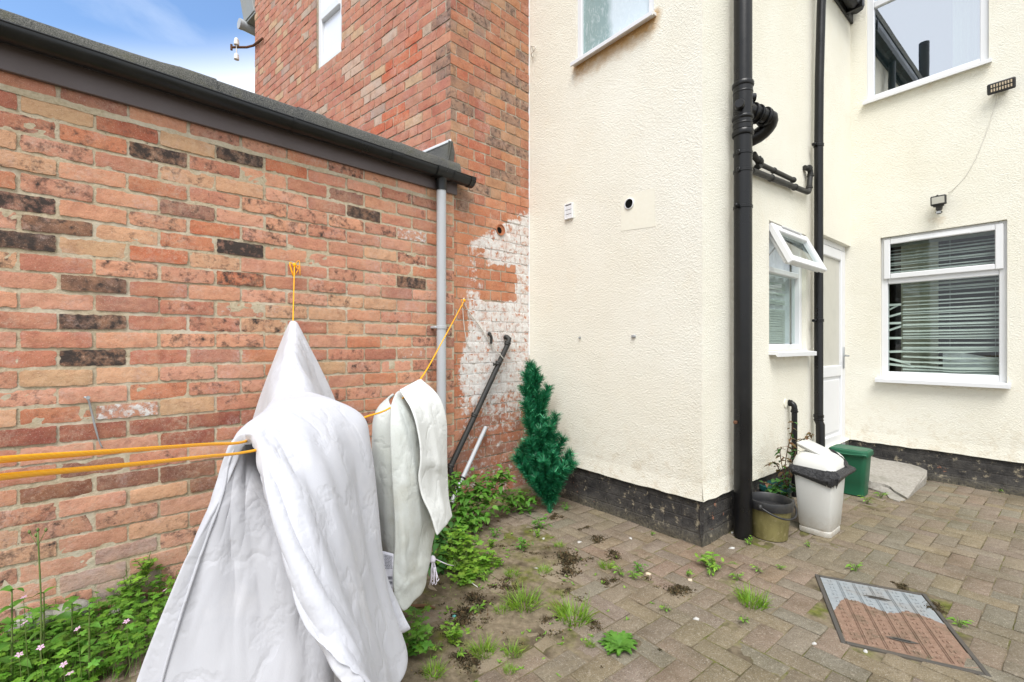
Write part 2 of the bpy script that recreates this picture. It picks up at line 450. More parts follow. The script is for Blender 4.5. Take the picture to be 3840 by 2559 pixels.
def glass(name, tint, refl=.12, alpha=.85, rough=0.0):
    t = NT(name); t.t.nodes.remove(t.b)
    g = t.n('ShaderNodeBsdfGlossy'); g.inputs['Roughness'].default_value = rough; g.inputs[0].default_value = (.95, .97, 1, 1)
    tr = t.n('ShaderNodeBsdfTransparent'); tr.inputs[0].default_value = (*tint, 1)
    fr = t.n('ShaderNodeFresnel'); fr.inputs[0].default_value = 1.55
    bf = t.n('ShaderNodeNewGeometry').outputs['Backfacing']
    f = t.math('MULTIPLY', t.math('ADD', fr.outputs[0], refl), t.math('SUBTRACT', 1.0, bf))
    wob = t.bump(t.noise(1.6, 2), .05, .01); t.l(wob, g.inputs['Normal'])
    mx = t.n('ShaderNodeMixShader'); t.l(f, mx.inputs[0]); t.l(tr.outputs[0], mx.inputs[1]); t.l(g.outputs[0], mx.inputs[2])
    t.l(mx.outputs[0], t.out.inputs[0]); return t.mat
M['glass'] = glass('window_glass', (.88, .92, .90), .0)
M['glass_sky'] = glass('window_glass_bright', (.75, .84, .84), .50)
def frosted():
    t = NT('obscured_glass'); o = t.co()
    n = t.noise(34, 4, .6, t.mapping(o, (1, 1, .45), (.2, .5, .4)), 1.5)
    z = t.n('ShaderNodeSeparateXYZ'); t.l(o, z.inputs[0])
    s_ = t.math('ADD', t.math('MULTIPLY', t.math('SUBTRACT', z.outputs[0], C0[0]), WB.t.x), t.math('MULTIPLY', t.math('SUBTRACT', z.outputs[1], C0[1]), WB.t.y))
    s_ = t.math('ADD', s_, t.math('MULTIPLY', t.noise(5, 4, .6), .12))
    c = t.mix(t.ramp(s_, .90, .97), (.26, .36, .355), (.60, .69, .74)); c = t.mix(t.ramp(n, .5, .7, 0, .35), c, (.75, .82, .86))  # pale sky reflection and darker left part painted into the pane colour
    return t.fin(c, .16, t.bump(n, .35, .006), .5)
M['frosted'] = frosted()
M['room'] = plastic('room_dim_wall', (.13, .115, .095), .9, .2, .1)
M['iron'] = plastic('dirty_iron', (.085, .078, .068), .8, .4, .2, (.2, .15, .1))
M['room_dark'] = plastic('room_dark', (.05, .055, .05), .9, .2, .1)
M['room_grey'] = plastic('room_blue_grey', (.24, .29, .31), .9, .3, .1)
M['curtain'] = plastic('cream_curtain', (.76, .75, .60), .9, .2, .1)
M['voile'] = plastic('grey_patterned_curtain', (.80, .81, .86), .9, .5, .1, (.45, .45, .50))
M['blind'] = plastic('white_blind_slat', (.58, .60, .58), .5, .2, .4)
M['obscure_door'] = plastic('obscured_door_glass', (.53, .52, .46), .3, .3, .5, (.40, .40, .36))
M['white_pane'] = plastic('white_backed_glass', (.80, .82, .88), .12, .05, .6)
def concrete():
    t = NT('old_concrete'); n = t.noise(45, 5, .7); w = t.noise(5, 4, .6)
    c = t.mix(t.ramp(n, .35, .7), (.27, .25, .22), (.40, .38, .34)); c = t.mix(t.ramp(w, .5, .7, 0, .5), c, (.17, .165, .125))
    return t.fin(c, .92, t.bump(n, .7, .006), .2)
M['concrete'] = concrete()
def cover_mat():
    t = NT('steel_cover_part_rusted'); c, a = t.attr()
    n = t.noise(60, 5, .7); w = t.noise(11, 6, .72)
    # alpha runs along the cover: rust creeps up from its near end
    m = t.ramp(t.math('ADD', a, t.math('MULTIPLY', t.math('SUBTRACT', w, .5), .16)), .40, .405)
    steel = t.mix(t.ramp(n, .3, .7), (.235, .26, .27), (.315, .34, .35))
    steel = t.mix(t.ramp(t.noise(5, 5, .7), .5, .7, 0, .5), steel, (.24, .19, .14))
    rust = t.mix(t.ramp(n, .35, .7), (.20, .122, .082), (.285, .185, .13))
    rust = t.mix(t.ramp(t.noise(13, 6, .75), .50, .66, 0, .85), rust, (.125, .095, .06))
    rust = t.mix(t.ramp(t.noise(230, 2), .68, .74), rust, (.62, .55, .45))
    return t.fin(t.mix(m, rust, steel), t.ramp(m, 0, 1, .85, .5), t.bump(n, .4, .003), .35)
M['cover'] = cover_mat()
def bag():
    t = NT('black_bin_bag'); n = t.noise(38, 5, .7, None, 1.5)
    return t.fin(t.mix(t.ramp(n, .4, .65), (.016, .016, .018), (.055, .055, .058)), .32, t.bump(n, .9, .02), .5)
M['bag'] = bag()
def bucket_mat():
    t = NT('green_stained_bucket'); n = t.noise(10, 5, .7, t.mapping(t.co(), (1, 1, .25))); z = t.n('ShaderNodeSeparateXYZ'); t.l(t.co(), z.inputs[0])
    c = t.mix(t.ramp(n, .36, .66), (.105, .088, .028), (.20, .175, .068)); c = t.mix(t.ramp(t.noise(40, 4, .7), .55, .7, 0, .6), c, (.33, .28, .16))
    return t.fin(c, .55, t.bump(n, .2, .003), .35)
M['bucket'] = bucket_mat()
# ------------------------------------------------------------------ walls
def proj(p):
    return CX + F*p.x/p.y, HY - F*(p.z - H)/p.y
STAINS = []          # (wall, s0, s1, z of the top, length, strength)
def stain(W, s, z):
    v = 0
    for w_, a, b, t, ln, k in STAINS:
        if w_ is not W: continue
        ds = max(a-s, s-b, 0); dz = t-z
        if ds < .12 and -.03 < dz < ln: v = max(v, k*(1-ds/.12)*(1-max(0,dz)/ln)*(1 if dz > 0 else 1+dz/.03))
    return v
def panel(mb, W, s0, s1, z0, z1, holes=(), o=0.0, depth=.16):
    ss = sorted({s0, s1, *[h[0] for h in holes], *[h[1] for h in holes]})
    zz = sorted({z0, z1, *[h[2] for h in holes], *[h[3] for h in holes]})
    for a, b in zip(ss, ss[1:]):
        for c, d in zip(zz, zz[1:]):
            ms, mz = (a+b)/2, (c+d)/2
            if any(h[0] < ms < h[1] and h[2] < mz < h[3] for h in holes): continue
            na, nb = max(1, int((b-a)/.05)), max(1, int((d-c)/.05))
            mb.grid([[W.pt(a+(b-a)*i/na, c+(d-c)*j/nb, o) for i in range(na+1)] for j in range(nb+1)], [[(1,1,1,stain(W, a+(b-a)*i/na, c+(d-c)*j/nb)) for i in range(na+1)] for j in range(nb+1)])
    for h in holes:
        a, b, c, d = h
        ring = [(a,c),(b,c),(b,d),(a,d)]
        for i in range(4):
            p, q = ring[i], ring[(i+1)%4]
            mb.add([W.pt(*p,o), W.pt(*q,o), W.pt(*q,o-depth), W.pt(*p,o-depth)], [(0,1,2,3)])

def brickwork(mb, W, s0, s1, z0, z1, ch, zph, bond, colfn, holes=(), o=0.0, L=.235, sph=0.0, joint=.0085, nx=8, nzv=4, seed=1, rough=1.0):
    r = random.Random(seed)
    k0, k1 = math.floor((z0-zph)/ch), math.ceil((z1-zph)/ch)
    for k in range(k0, k1):
        za, zb = max(zph+k*ch, z0)+joint*.5, min(zph+(k+1)*ch, z1)-joint*.5
        if zb-za < .012: continue
        edges = []
        if bond == 'stretcher':
            x = sph + (k % 2)*L*.5
            x -= math.ceil((x-s0)/L + 1)*L
            while x < s1:
                edges.append((x, x+L)); x += L
        else:
            P = L + L*.5; x = sph + (k % 2)*P*.5
            x -= math.ceil((x-s0)/P + 1)*P
            while x < s1:
                edges.append((x, x+L)); edges.append((x+L, x+P)); x += P
        mid = (za+zb)/2
        za0, zb0 = za, zb
        for a, b in edges:
            j0, j1 = r.uniform(-.006,.006), r.uniform(-.006,.006)
            a, b = a+joint*.5+j0*.5, b-joint*.5+j1*.5
            a, b = max(a, s0), min(b, s1)
            segs = [(a, b)]
            for h in holes:
                if h[2]-.01 < mid < h[3]+.01:
                    nsg = []
                    for p, q in segs:
                        if q <= h[0] or p >= h[1]: nsg.append((p, q)); continue
                        if p < h[0]: nsg.append((p, h[0]))
                        if q > h[1]: nsg.append((h[1], q))
                    segs = nsg
            for p, q in segs:
                if q-p < .02: continue
                one_brick(mb, W, p, q, za0 + r.uniform(-.002,.003)*rough, zb0 - r.uniform(-.002,.003)*rough, o + r.uniform(-.0025,.0025)*rough, colfn, r, nx, nzv, rough)

def one_brick(mb, W, a, b, za, zb, o, colfn, r, nx, nzv, rough=1.0):
    col, fa = colfn((a+b)/2, (za+zb)/2, r)
    tilt = r.uniform(-.003,.003)*rough; sd = r.uniform(0, 999)
    c_in = [[r.uniform(.0005,.003) for _ in range(2)] for _ in range(2)]
    rows, cols = [], []
    for j in range(nzv+1):
        w = j/nzv; row = []; cr = []
        for i in range(nx+1):
            u = i/nx; s = a+(b-a)*u; z = za+(zb-za)*w + tilt*(u-.5)
            e = min(i, nx-i, 2); g = min(j, nzv-j, 1)
            if j in (0, nzv):
                wob = (abs(nz(s*22, sd+j*7))*.0045 + max(0, nz(s*90, sd+50+j))*.005)*rough
                z += wob if j == 0 else -wob
            if i in (0, nx):
                wob = (abs(nz(z*60, sd+i*3))*.004 + max(0, nz(z*150, sd+i))*.004)*rough
                s += wob if i == 0 else -wob
            if i in (0, nx) and j in (0, nzv):
                ci = c_in[i > 0][j > 0]; s += ci if i == 0 else -ci; z += ci*.6 if j == 0 else -ci*.6
            out = o - (.0012 if e == 0 or g == 0 else 0) + nz(s*25, z*40, sd)*.0022
            row.append(W.pt(s, z, out)); cr.append((*col, fa(s, z)))
        rows.append(row); cols.append(cr)
    mb.grid(rows, cols)
    n = nx+1
    ring = [(0,i) for i in range(n)] + [(j,nx) for j in range(1,nzv+1)] + [(nzv,i) for i in range(nx-1,-1,-1)] + [(j,0) for j in range(nzv-1,0,-1)]
    base = len(mb.v) - n*(nzv+1)
    b0 = len(mb.v); vs = []
    for j, i in ring: vs.append(rows[j][i] - W.n*.014)
    m = len(ring); mb.add(vs, [], (*[x*.8 for x in col], 0))
    for q in range(m):
        i0, i1 = base+ring[q][0]*n+ring[q][1], base+ring[(q+1)%m][0]*n+ring[(q+1)%m][1]
        mb.f.append((i0, b0+q, b0+(q+1)%m, i1)); mb.m.append(mb.mat)
def mortar(mb, W, s0, s1, z0, z1, o, fa, holes=(), st=.035):
    def pc(a, b, c, d):
        na, nb = max(2, int((b-a)/st)+1), max(2, int((d-c)/st)+1)
        rows = [[W.pt(a+(b-a)*i/na, c+(d-c)*j/nb, o+nz((a+(b-a)*i/na)*14,(c+(d-c)*j/nb)*14)*.0030-max(0,nz((a+(b-a)*i/na)*40,(c+(d-c)*j/nb)*40,5))*.006) for i in range(na+1)] for j in range(nb+1)]
        cols = [[(1,1,1,fa(a+(b-a)*i/na, c+(d-c)*j/nb)) for i in range(na+1)] for j in range(nb+1)]
        mb.grid(rows, cols)
    if not holes: pc(s0, s1, z0, z1); return
    h = holes[0]
    for a, b, c, d in ((s0,h[0],z0,z1),(h[1],s1,z0,z1),(h[0],h[1],z0,h[2]),(h[0],h[1],h[3],z1)):
        if b-a > .01 and d-c > .01: pc(a, b, c, d)

S_COR = (Vector((HC[0],HC[1],0))-WL.p).dot(WL.t)         # where the house corner stands on the left wall line
CH = .0838
# --- colours of single bricks that stand out in the wall: (pixel x, y, colour, face value)
DARK, BLACK, PLUM, RED, ORANGE, TAN = (.14,.085,.062), (.075,.058,.05), (.22,.115,.10), (.24,.065,.05), (.50,.15,.075), (.54,.36,.21)
SPECIAL = [(400,352,DARK,-.45),(567,357,BLACK,-.4),(160,515,DARK,-.3),(75,550,BLACK,-.45),(230,655,DARK,-.3),(235,740,DARK,-.4),
 (235,825,DARK,-.5),(838,483,BLACK,-.4),(593,571,PLUM,-.6),(560,637,ORANGE,-.4),(478,480,PLUM,-.2),(40,457,PLUM,-.45),(815,445,PLUM,-.1),(945,642,DARK,-.4),
 (115,1137,(.16,.06,.04),0),(235,1115,(.19,.09,.07),0),(440,1085,(.15,.065,.05),0),(460,1118,(.15,.065,.045),0),(137,1265,(.20,.075,.045),0),
 (430,970,RED,0),(165,1000,RED,0),(320,983,RED,0),(540,960,RED,0),(30,1010,RED,0),(800,955,RED,0),(880,952,RED,0),(200,1090,(.2,.09,.07),0),
 (293,950,(.5,.25,.17),.52),(935,535,(.5,.25,.17),.5),(940,808,(.5,.25,.17),.36),(565,708,(.5,.25,.17),.30),(555,715,(.5,.25,.17),.28),
 (383,585,ORANGE,0),(315,292,(.36,.10,.06),-.15),(665,382,ORANGE,0),(516,522,ORANGE,0),(30,222,(.36,.11,.08),0),(155,250,TAN,0),(445,325,TAN,0),
 (240,575,TAN,0),(140,870,TAN,0),(420,935,TAN,0),(800,795,(.5,.33,.18),0),(470,985,RED,0),(380,820,(.42,.14,.10),0),(75,825,(.44,.15,.10),0),(345,1095,TAN,0),
 (785,850,TAN,0),(250,1290,(.42,.3,.27),.12),(180,1330,(.45,.36,.34),.16),(240,1370,(.42,.36,.34),.2),(330,1335,(.40,.27,.22),.1)]
SPL = []
for x, y, c, a in SPECIAL:
    s, z = WL.hit(x*1.632, y*1.632, .012); SPL.append((s, z, c, a))
PAL = [((.53,.26,.165),5),((.44,.19,.13),5),((.37,.145,.10),3),((.52,.31,.19),3),((.48,.23,.16),4),((.32,.145,.11),1),((.53,.27,.19),4),((.44,.165,.09),2)]
PW = [p[0] for p in PAL for _ in range(p[1])]
def col_left(s, z, r):
    for a, b, c, al in SPL:
        if abs(s-a) < .105 and abs(z-b) < .040: return c, (lambda s_, z_, al=al: al)
    c = r.choice(PW); f = r.uniform(1.0,1.28)
    if z < .45: c = tuple(.55*x + .45*y for x, y in zip(c, (.46,.29,.215)))
    dk = -r.choice([0,0,0,.05,.1,.2,.26]) ; pw = .06 if z < .35 else 0
    return tuple(x*f for x in c), (lambda s_, z_, d=dk, p=pw: d if d else p*(1 + nz(s_*6, z_*6)))

house_red = thing('brick_house', 'tall red brick neighbouring house whose corner rises above the outhouse roof', 'house', (HC[0], HC[1], 0))
outhouse = thing('brick_outhouse', 'low outhouse of mottled orange brick with a felted flat roof', 'outhouse', (-1.6, 2.4, 0))
house_cream = thing('rendered_house', 'house rear covered in cream pebbledash render over a black plinth', 'house', (C1[0], C1[1], 0))

mb = MB()
brickwork(mb, WL, 0, S_COR+.028, -.03, 2.46, CH, 1.233, 'stretcher', col_left, o=.012, L=.237, nx=14, nzv=6, rough=1.5,
          sph=WL.hit(69, 1566, .012)[0], seed=5)
mb.mat = 1
mortar(mb, WL, 0, S_COR+.026, -.05, 2.55, .0075, lambda s, z: (.12 if z < .3 else -.0), st=.018)
mb.grid([[WL.pt(s, z + nz(s*7, q)*.006 + nz(s*30, q)*.003, .0148 - .003*abs(q-1) + nz(s*20, q)*.001) for s in np.linspace(0, S_COR, 220)] for q, z in enumerate((2.312, 2.326, 2.342))], [[(1,1,1,0)]*220]*3)
# thickness of the wall behind the face
mb.col = (.4,.3,.2,0); mb.wbox(WL, 0, S_COR-.02, -.05, 2.55, -.22, -.006)
mb.build('wall', [M['brick'], M['mortar']], outhouse, auto=50)

# --- brick return of the house beside the cream wall
def paint(s, z):
    px, py = proj(WL.pt(s, z))
    if py < 690: return 0
    if 1812 < px < 1932 and 1000 < py < 1128: return 0
    top = 835 - (px-1850)*.55
    left = 1742 if py < 1240 else 1742-(py-1240)*.22
    if py > 1340: left = 1715
    a = min(1, max(0, (py-top)/40)) * min(1, max(0, (px-left+22)/46))
    if py < 1430: base = .67
    elif py < 1620: base = .72-(py-1430)/190*.34
    else: base = .40
    if 930 < py < 1090 and px < 1822: base *= .62
    return a*base
def col_ret(s, z, r):
    px, py = proj(WL.pt(s, z))
    diag = 826 - (px-1693)*.41
    if py > diag:
        c = r.choice([(.50,.185,.09),(.46,.155,.075),(.52,.22,.12),(.43,.15,.085)])
        if py > 1560: c = r.choice([(.42,.15,.085),(.36,.14,.10),(.45,.18,.11),(.30,.14,.10)])
        return c, paint
    c = r.choice([(.36,.115,.075),(.40,.105,.06),(.30,.10,.08),(.36,.21,.12),(.22,.14,.10),(.42,.15,.08),(.27,.19,.15),(.33,.12,.085)])
    if r.random() < .12: return (.23,.17,.135), (lambda a, b: -.25)
    dk = r.choice([0,0,-.06,-.14]) - (.10 if abs(px-1690) < 40 else 0)
    if px > 1850: c = r.choice([(.40,.22,.12),(.44,.20,.10),(.36,.14,.085),(.38,.24,.15)])
    return c, (lambda a, b, d=dk: d)
HOLE_S, HOLE_Z = WL.hit(1875, 863)
mb = MB()
brickwork(mb, WL, S_COR+.002, WL.len-.003, -.03, 6.2, .0849, .0, 'flemish', col_ret, o=0, L=.228, sph=S_COR, seed=9, joint=.006, nx=6, nzv=3)
mb.mat = 1; mortar(mb, WL, S_COR+.005, WL.len-.001, -.05, 6.2, -.0045, paint)
# --- front of the house running away behind the outhouse
WIN = (*sorted((WF.hit(1184, 180)[0], WF.hit(1279, 160)[0])), WF.hit(1186, 264)[1], WF.hit(1186, 264)[1]+1.55)
SPALL = [WF.hit(x, y) for x, y in ((1470,250),(1495,225),(1530,190),(1555,165),(1480,275),(1540,205),(1470,440),(1515,420),(1560,205),(1440,480))]
PATCH = [WF.hit(x, y) for x, y in ((1310,275),(1322,258),(1385,345),(1400,365),(1408,322),(1450,140),(1420,465))]
def col_front(s, z, r):
    for a, b in SPALL:
        if abs(s-a) < .10 and abs(z-b) < .05: return (.50,.10,.045), (lambda p, q: -.05)
    for a, b in PATCH:
        if abs(s-a) < .12 and abs(z-b) < .05: return (.52,.42,.35), (lambda p, q: .06)
    far = min(1, s/2.2)
    c = r.choice([(.42,.15,.11),(.46,.17,.12),(.40,.13,.09),(.42,.20,.15),(.48,.20,.14),(.44,.165,.125),(.50,.22,.15),(.45,.19,.14)])
    if r.random() < .03 + .15*far: c = r.choice([(.44,.38,.31),(.52,.38,.24),(.34,.27,.24)])
    if s < .25 and r.random() < .5: return (.22,.15,.125), (lambda p, q: -.22)
    return c, (lambda p, q, d=r.choice([0,0,0,-.08]): d)
brickmb = mb; brickmb.mat = 0
ZTOP = 5.75
brickwork(mb, WF, .002, WF.len, 2.2, ZTOP+.25, .0849, .0, 'flemish', col_front, holes=[WIN], o=0, L=.228, sph=.0, seed=12, joint=.0065, nx=5, nzv=3)
mb.mat = 1; mortar(mb, WF, .005, WF.len, 2.2, ZTOP+.25, -.0045, lambda s, z: 0, holes=[WIN], st=.09)
mb.col = (.4,.2,.15,0)
for W_, a, b, c, d in ((WL, S_COR+.02, WL.len, -.05, 6.2), (WF, .02, WIN[0], 2.2, 6.0), (WF, WIN[1], WF.len, 2.2, 6.0), (WF, WIN[0], WIN[1], 2.2, WIN[2])):
    mb.wbox(W_, a, b, c, d, -.24, -.012)
# far gable return so that the house keeps its depth when seen from the side
g0 = WF.pt(WF.len, 2.2, 0); mb.box(g0 + WF.n*-.25, -WF.n*2.5, WF.t*-.2, (0,0,3.8))
mb.build('wall', [M['brick_old'], M['mortar_old']], house_red, auto=50)

# --- paving, soil and ground
mb = MB(); mb.add([(-60,-60,-.06),(60,-60,-.06),(60,60,-.06),(-60,60,-.06)], [(0,1,2,3)])
tag(mb.build('ground', M['soil']), kind='structure')
AX = Vector((WR.t.x, WR.t.y, 0)); AY = Vector((-AX.y, AX.x, 0))
if AY.y < 0: AY = -AY
MC = [ground(3102,2172), ground(3477,2238), ground(3649,2514), ground(3142,2395)]
mc_c = sum(MC, Vector())/4
mc_u = ((MC[1]-MC[0])+(MC[2]-MC[3])).normalized(); mc_v = Vector((-mc_u.y, mc_u.x, 0))
MW, ML = .425, .585
def in_cover(p, pad=.0):
    d = p-mc_c; return abs(d.dot(mc_u)) < MW/2+pad and abs(d.dot(mc_v)) < ML/2+pad
def mudness(x, y):
    """how far the blocks are buried in soil: strongest towards the washing"""
    px, py = proj(Vector((x, y, 0))) if y > .3 else (0, 3000)
    m = max(0, 1 - math.hypot((x+.25)/1.05, (y-2.35)/1.15))*1.5
    m = max(m, max(0, 1 - math.hypot((x+.75)/.8, (y-1.7)/1.2))*1.6)
    return min(1, m)
mb = MB(); r = random.Random(3)
PP = [(.305,.25,.18),(.29,.245,.185),(.315,.24,.18),(.295,.235,.185),(.32,.26,.17),(.28,.25,.19),(.305,.245,.19)]
PPW = [(.37,.265,.19),(.345,.255,.20),(.41,.285,.175),(.32,.25,.205),(.35,.235,.18)]
org = ground(3426,2125); U = .1015
def soil_z(x, y):
    m = mudness(x, y)
    return -.0042 + .0135*m*min(1, .55 + 1.0*nz(x*5, y*5)) + .0022*nz(x*19, y*19)
for ix in range(-46, 60):
    for iy in range(-52, 52):
        k = (ix-iy) % 4
        if k == 0: x0, x1, y0, y1 = ix, ix+2, iy, iy+1
        elif k == 3: x0, x1, y0, y1 = ix, ix+1, iy, iy+2
        else: continue
        cc = org + AX*((x0+x1)/2*U) + AY*((y0+y1)/2*U)
        if cc.y < .45 or cc.y > 5.2 or abs(cc.x) > 5.2: continue
        if (cc-WL.p).dot(WL.n) < .30 and cc.x < 0: continue              # planted strip along the left wall
        if in_cover(cc, .03): continue
        if cc.y > 1.0 and (Vector((cc.x,cc.y,0))-WB.p).dot(WB.n) < -.1 and (Vector((cc.x,cc.y,0))-WS.p).dot(WS.n) < -.1: continue
        dz = nz(cc.x*1.6, cc.y*1.6)*.006 + r.uniform(-.0022,.0022); tx, ty = r.uniform(-.01,.01), r.uniform(-.01,.01)
        px, py = proj(Vector((cc.x, cc.y, 0)))
        clean = max(0, 1 - math.hypot((cc.x-1.05)/.75, (cc.y-2.62)/.5))
        c = r.choice(PP); c2 = r.choice(PPW); c = tuple((a+(b-a)*min(1, clean*1.2))*.84 for a, b in zip(c, c2))
        f = r.uniform(.93,1.08)
        g = .0024; rows = []; cols = []
        nx_, ny_ = (7, 4) if k == 0 else (4, 7)
        xs = [x0*U+g, x0*U+g+.005] + [x0*U+(x1-x0)*U*q/(nx_-2) for q in range(1, nx_-2)] + [x1*U-g-.005, x1*U-g]
        ys = [y0*U+g, y0*U+g+.005] + [y0*U+(y1-y0)*U*q/(ny_-2) for q in range(1, ny_-2)] + [y1*U-g-.005, y1*U-g]
        for j, yy in enumerate(ys):
            rw = []; cl = []
            for i, xx in enumerate(xs):
                ed = i in (0, len(xs)-1) or j in (0, len(ys)-1)
                wob = nz(xx*45, yy*45)*.0030
                p = org + AX*(xx+wob) + AY*(yy+wob)
                p.z = dz + tx*(xx-(x0+x1)/2*U) + ty*(yy-(y0+y1)/2*U) - (.0022 if ed else 0) + nz(p.x*30, p.y*30)*.0011
                rw.append(p); cl.append((*[q*f for q in c], mudness(p.x, p.y)*.8))
            rows.append(rw); cols.append(cl)
        mb.grid(rows, cols)
        n = len(xs); m_ = len(ys); base = len(mb.v)-n*m_
        ring = [i for i in range(n)] + [j*n+n-1 for j in range(1,m_)] + [(m_-1)*n+i for i in range(n-2,-1,-1)] + [j*n for j in range(m_-2,0,-1)]
        b0 = len(mb.v)
        mb.add([Vector(mb.v[base+i])-Vector((0,0,.022)) for i in ring], [], (*[q*.6 for q in c], .3))
        for q in range(len(ring)):
            mb.f.append((base+ring[q], b0+q, b0+(q+1)%len(ring), base+ring[(q+1)%len(ring)])); mb.m.append(0)
tag(mb.build('paving', M['paver'], auto=45), kind='structure')
mb = MB(); rows = []
for j in range(120):
    y = .3 + 5.2*j/119
    rows.append([(x, y, soil_z(x, y) + (.03*max(0, 1-((Vector((x,y,0))-WL.p).dot(WL.n))/.34) if x < .2 else 0)) for x in np.linspace(-4.6, 5.4, 200)])
mb.grid(rows)
tag(mb.build('soil', M['soil'], smooth=True), kind='structure')
# ------------------------------------------------------------------ cream house
def sz(W, x, y, o=0.0): return W.hit(x, y, o)
PT = .285                                                    # top of the black plinth
bw = (sz(WB,2163,200)[0], sz(WB,2452,72)[0], sz(WB,2160,240)[1], 4.35)
kw = (sz(WS,2884,900)[0], sz(WS,3023,900)[0], sz(WS,2884,1316)[1], sz(WS,2884,826)[1])
dw = (WS.len-.86, WS.len, .19, sz(WS,3150,907)[1])
lw = (sz(WR,3301,1000)[0], sz(WR,3777,1000)[0], sz(WR,3301,1416)[1], sz(WR,3301,893)[1])
uw = (sz(WR,3249,300)[0], sz(WR,3708,200)[0], sz(WR,3249,384)[1], sz(WR,3249,384)[1]+1.55)
VENT = sz(WB,2137,794); EXT = sz(WB,2361,765)
STAINS += [(WB, bw[0]+.02, bw[1]-.02, bw[2]+.0, .24, 1.0), (WR, lw[0], lw[1], lw[2]-.03, .22, .28), (WR, uw[0], uw[1], uw[2]-.03, .16, .30), (WS, kw[0], kw[1], kw[2]-.03, .16, .34),
 (WR, WR.hit(3512,830)[0]-.02, WR.hit(3512,830)[0]+.02, WR.hit(3512,815)[1], .14, .55), (WB, 0, .02, 4.6, 4.2, .16), (WS, 0, .02, 4.6, 4.2, .14), (WS, WS.hit(2870,470)[0]-.03, WS.hit(2870,470)[0]+.05, WS.hit(2870,478)[1], .2, .6),
 (WR, 0, WR.len, .42, .14, .30), (WB, 0, WB.len, .40, .12, .26), (WS, 0, WS.len, .40, .12, .24), (WS, WS.hit(3050,1130)[0]-.03, WS.hit(3050,1130)[0]+.05, 2.6, 2.2, .2)]
mb = MB()
panel(mb, WB, 0, WB.len, PT, 4.75, [bw])
panel(mb, WS, 0, WS.len, PT, 4.75, [kw, (dw[0], dw[1], PT, dw[3])], depth=.2)
panel(mb, WR, 0, WR.len, PT, 6.6, [lw, uw])
# drip edge of the render, standing proud of the plinth
for W in (WB, WS, WR):
    segs = [(0, W.len)] if W is not WS else [(0, dw[0])]
    for a, b in segs:
        n = int((b-a)/.03)
        mb.grid([[W.pt(a+(b-a)*i/n, z + (nz((a+(b-a)*i/n)*9, z)*.008 if k < 2 else 0), q) for i in range(n+1)] for k, (z, q) in enumerate(((PT-.002,-.03),(PT-.004,.010),(PT+.03,.006),(PT+.10,.0005)))])
# back of the walls, so that the house has a thickness
mb.wbox(WB, 0, bw[0], 0, 4.7, -.40, -.162); mb.wbox(WB, bw[1]+.001, WB.len-.3, 0, 4.7, -.40, -.162)
mb.wbox(WR, uw[1]+.3, WR.len, 0, 6.5, -.4, -.162)
mb.build('wall', M['render'], house_cream, auto=40)
# smooth filled square round the extractor hole
mb = MB()
q = [sz(WB,2330,742), sz(WB,2455,705), sz(WB,2458,850), sz(WB,2328,868)]
mb.grid([[WB.pt(*(Vector(q[0]).lerp(Vector(q[1]),u).lerp(Vector(q[3]).lerp(Vector(q[2]),u),v)), .0016) for u in np.linspace(0,1,9)] for v in np.linspace(0,1,9)])
mb.build('smooth_patch', M['patch'], house_cream)
mb = MB(); c = WB.pt(*EXT, .003)
mb.lathe(c, WB.n, [(.039,-.002),(.039,.006),(.033,.008),(.032,.0035)], 28)
o_ = mb.build('extractor_hole', M['white_pvc'], house_cream, auto=40)
mb = MB(); mb.lathe(c, WB.n, [(.0325,.0015),(.0325,.004)], 28); mb.build('opening', M['dark_hole'], o_)

mb = MB()
def plinth(W, a, b, o=-.012):
    n = int((b-a)/.025)
    rows = []
    for j in range(13):
        z = -.06 + (PT+.06)*j/12
        rows.append([W.pt(a+(b-a)*i/n, z, o + nz((a+(b-a)*i/n)*11, z*16, W.len)*.007 + (.010 if z < .07 else 0)*(1+nz((a+(b-a)*i/n)*4,1))) for i in range(n+1)])
    mb.grid(rows)
plinth(WB, -.02, WB.len+.004); plinth(WS, -.004, dw[0]); plinth(WR, -.02, WR.len)
mb.build('plinth', M['plinth'], house_cream, smooth=True)

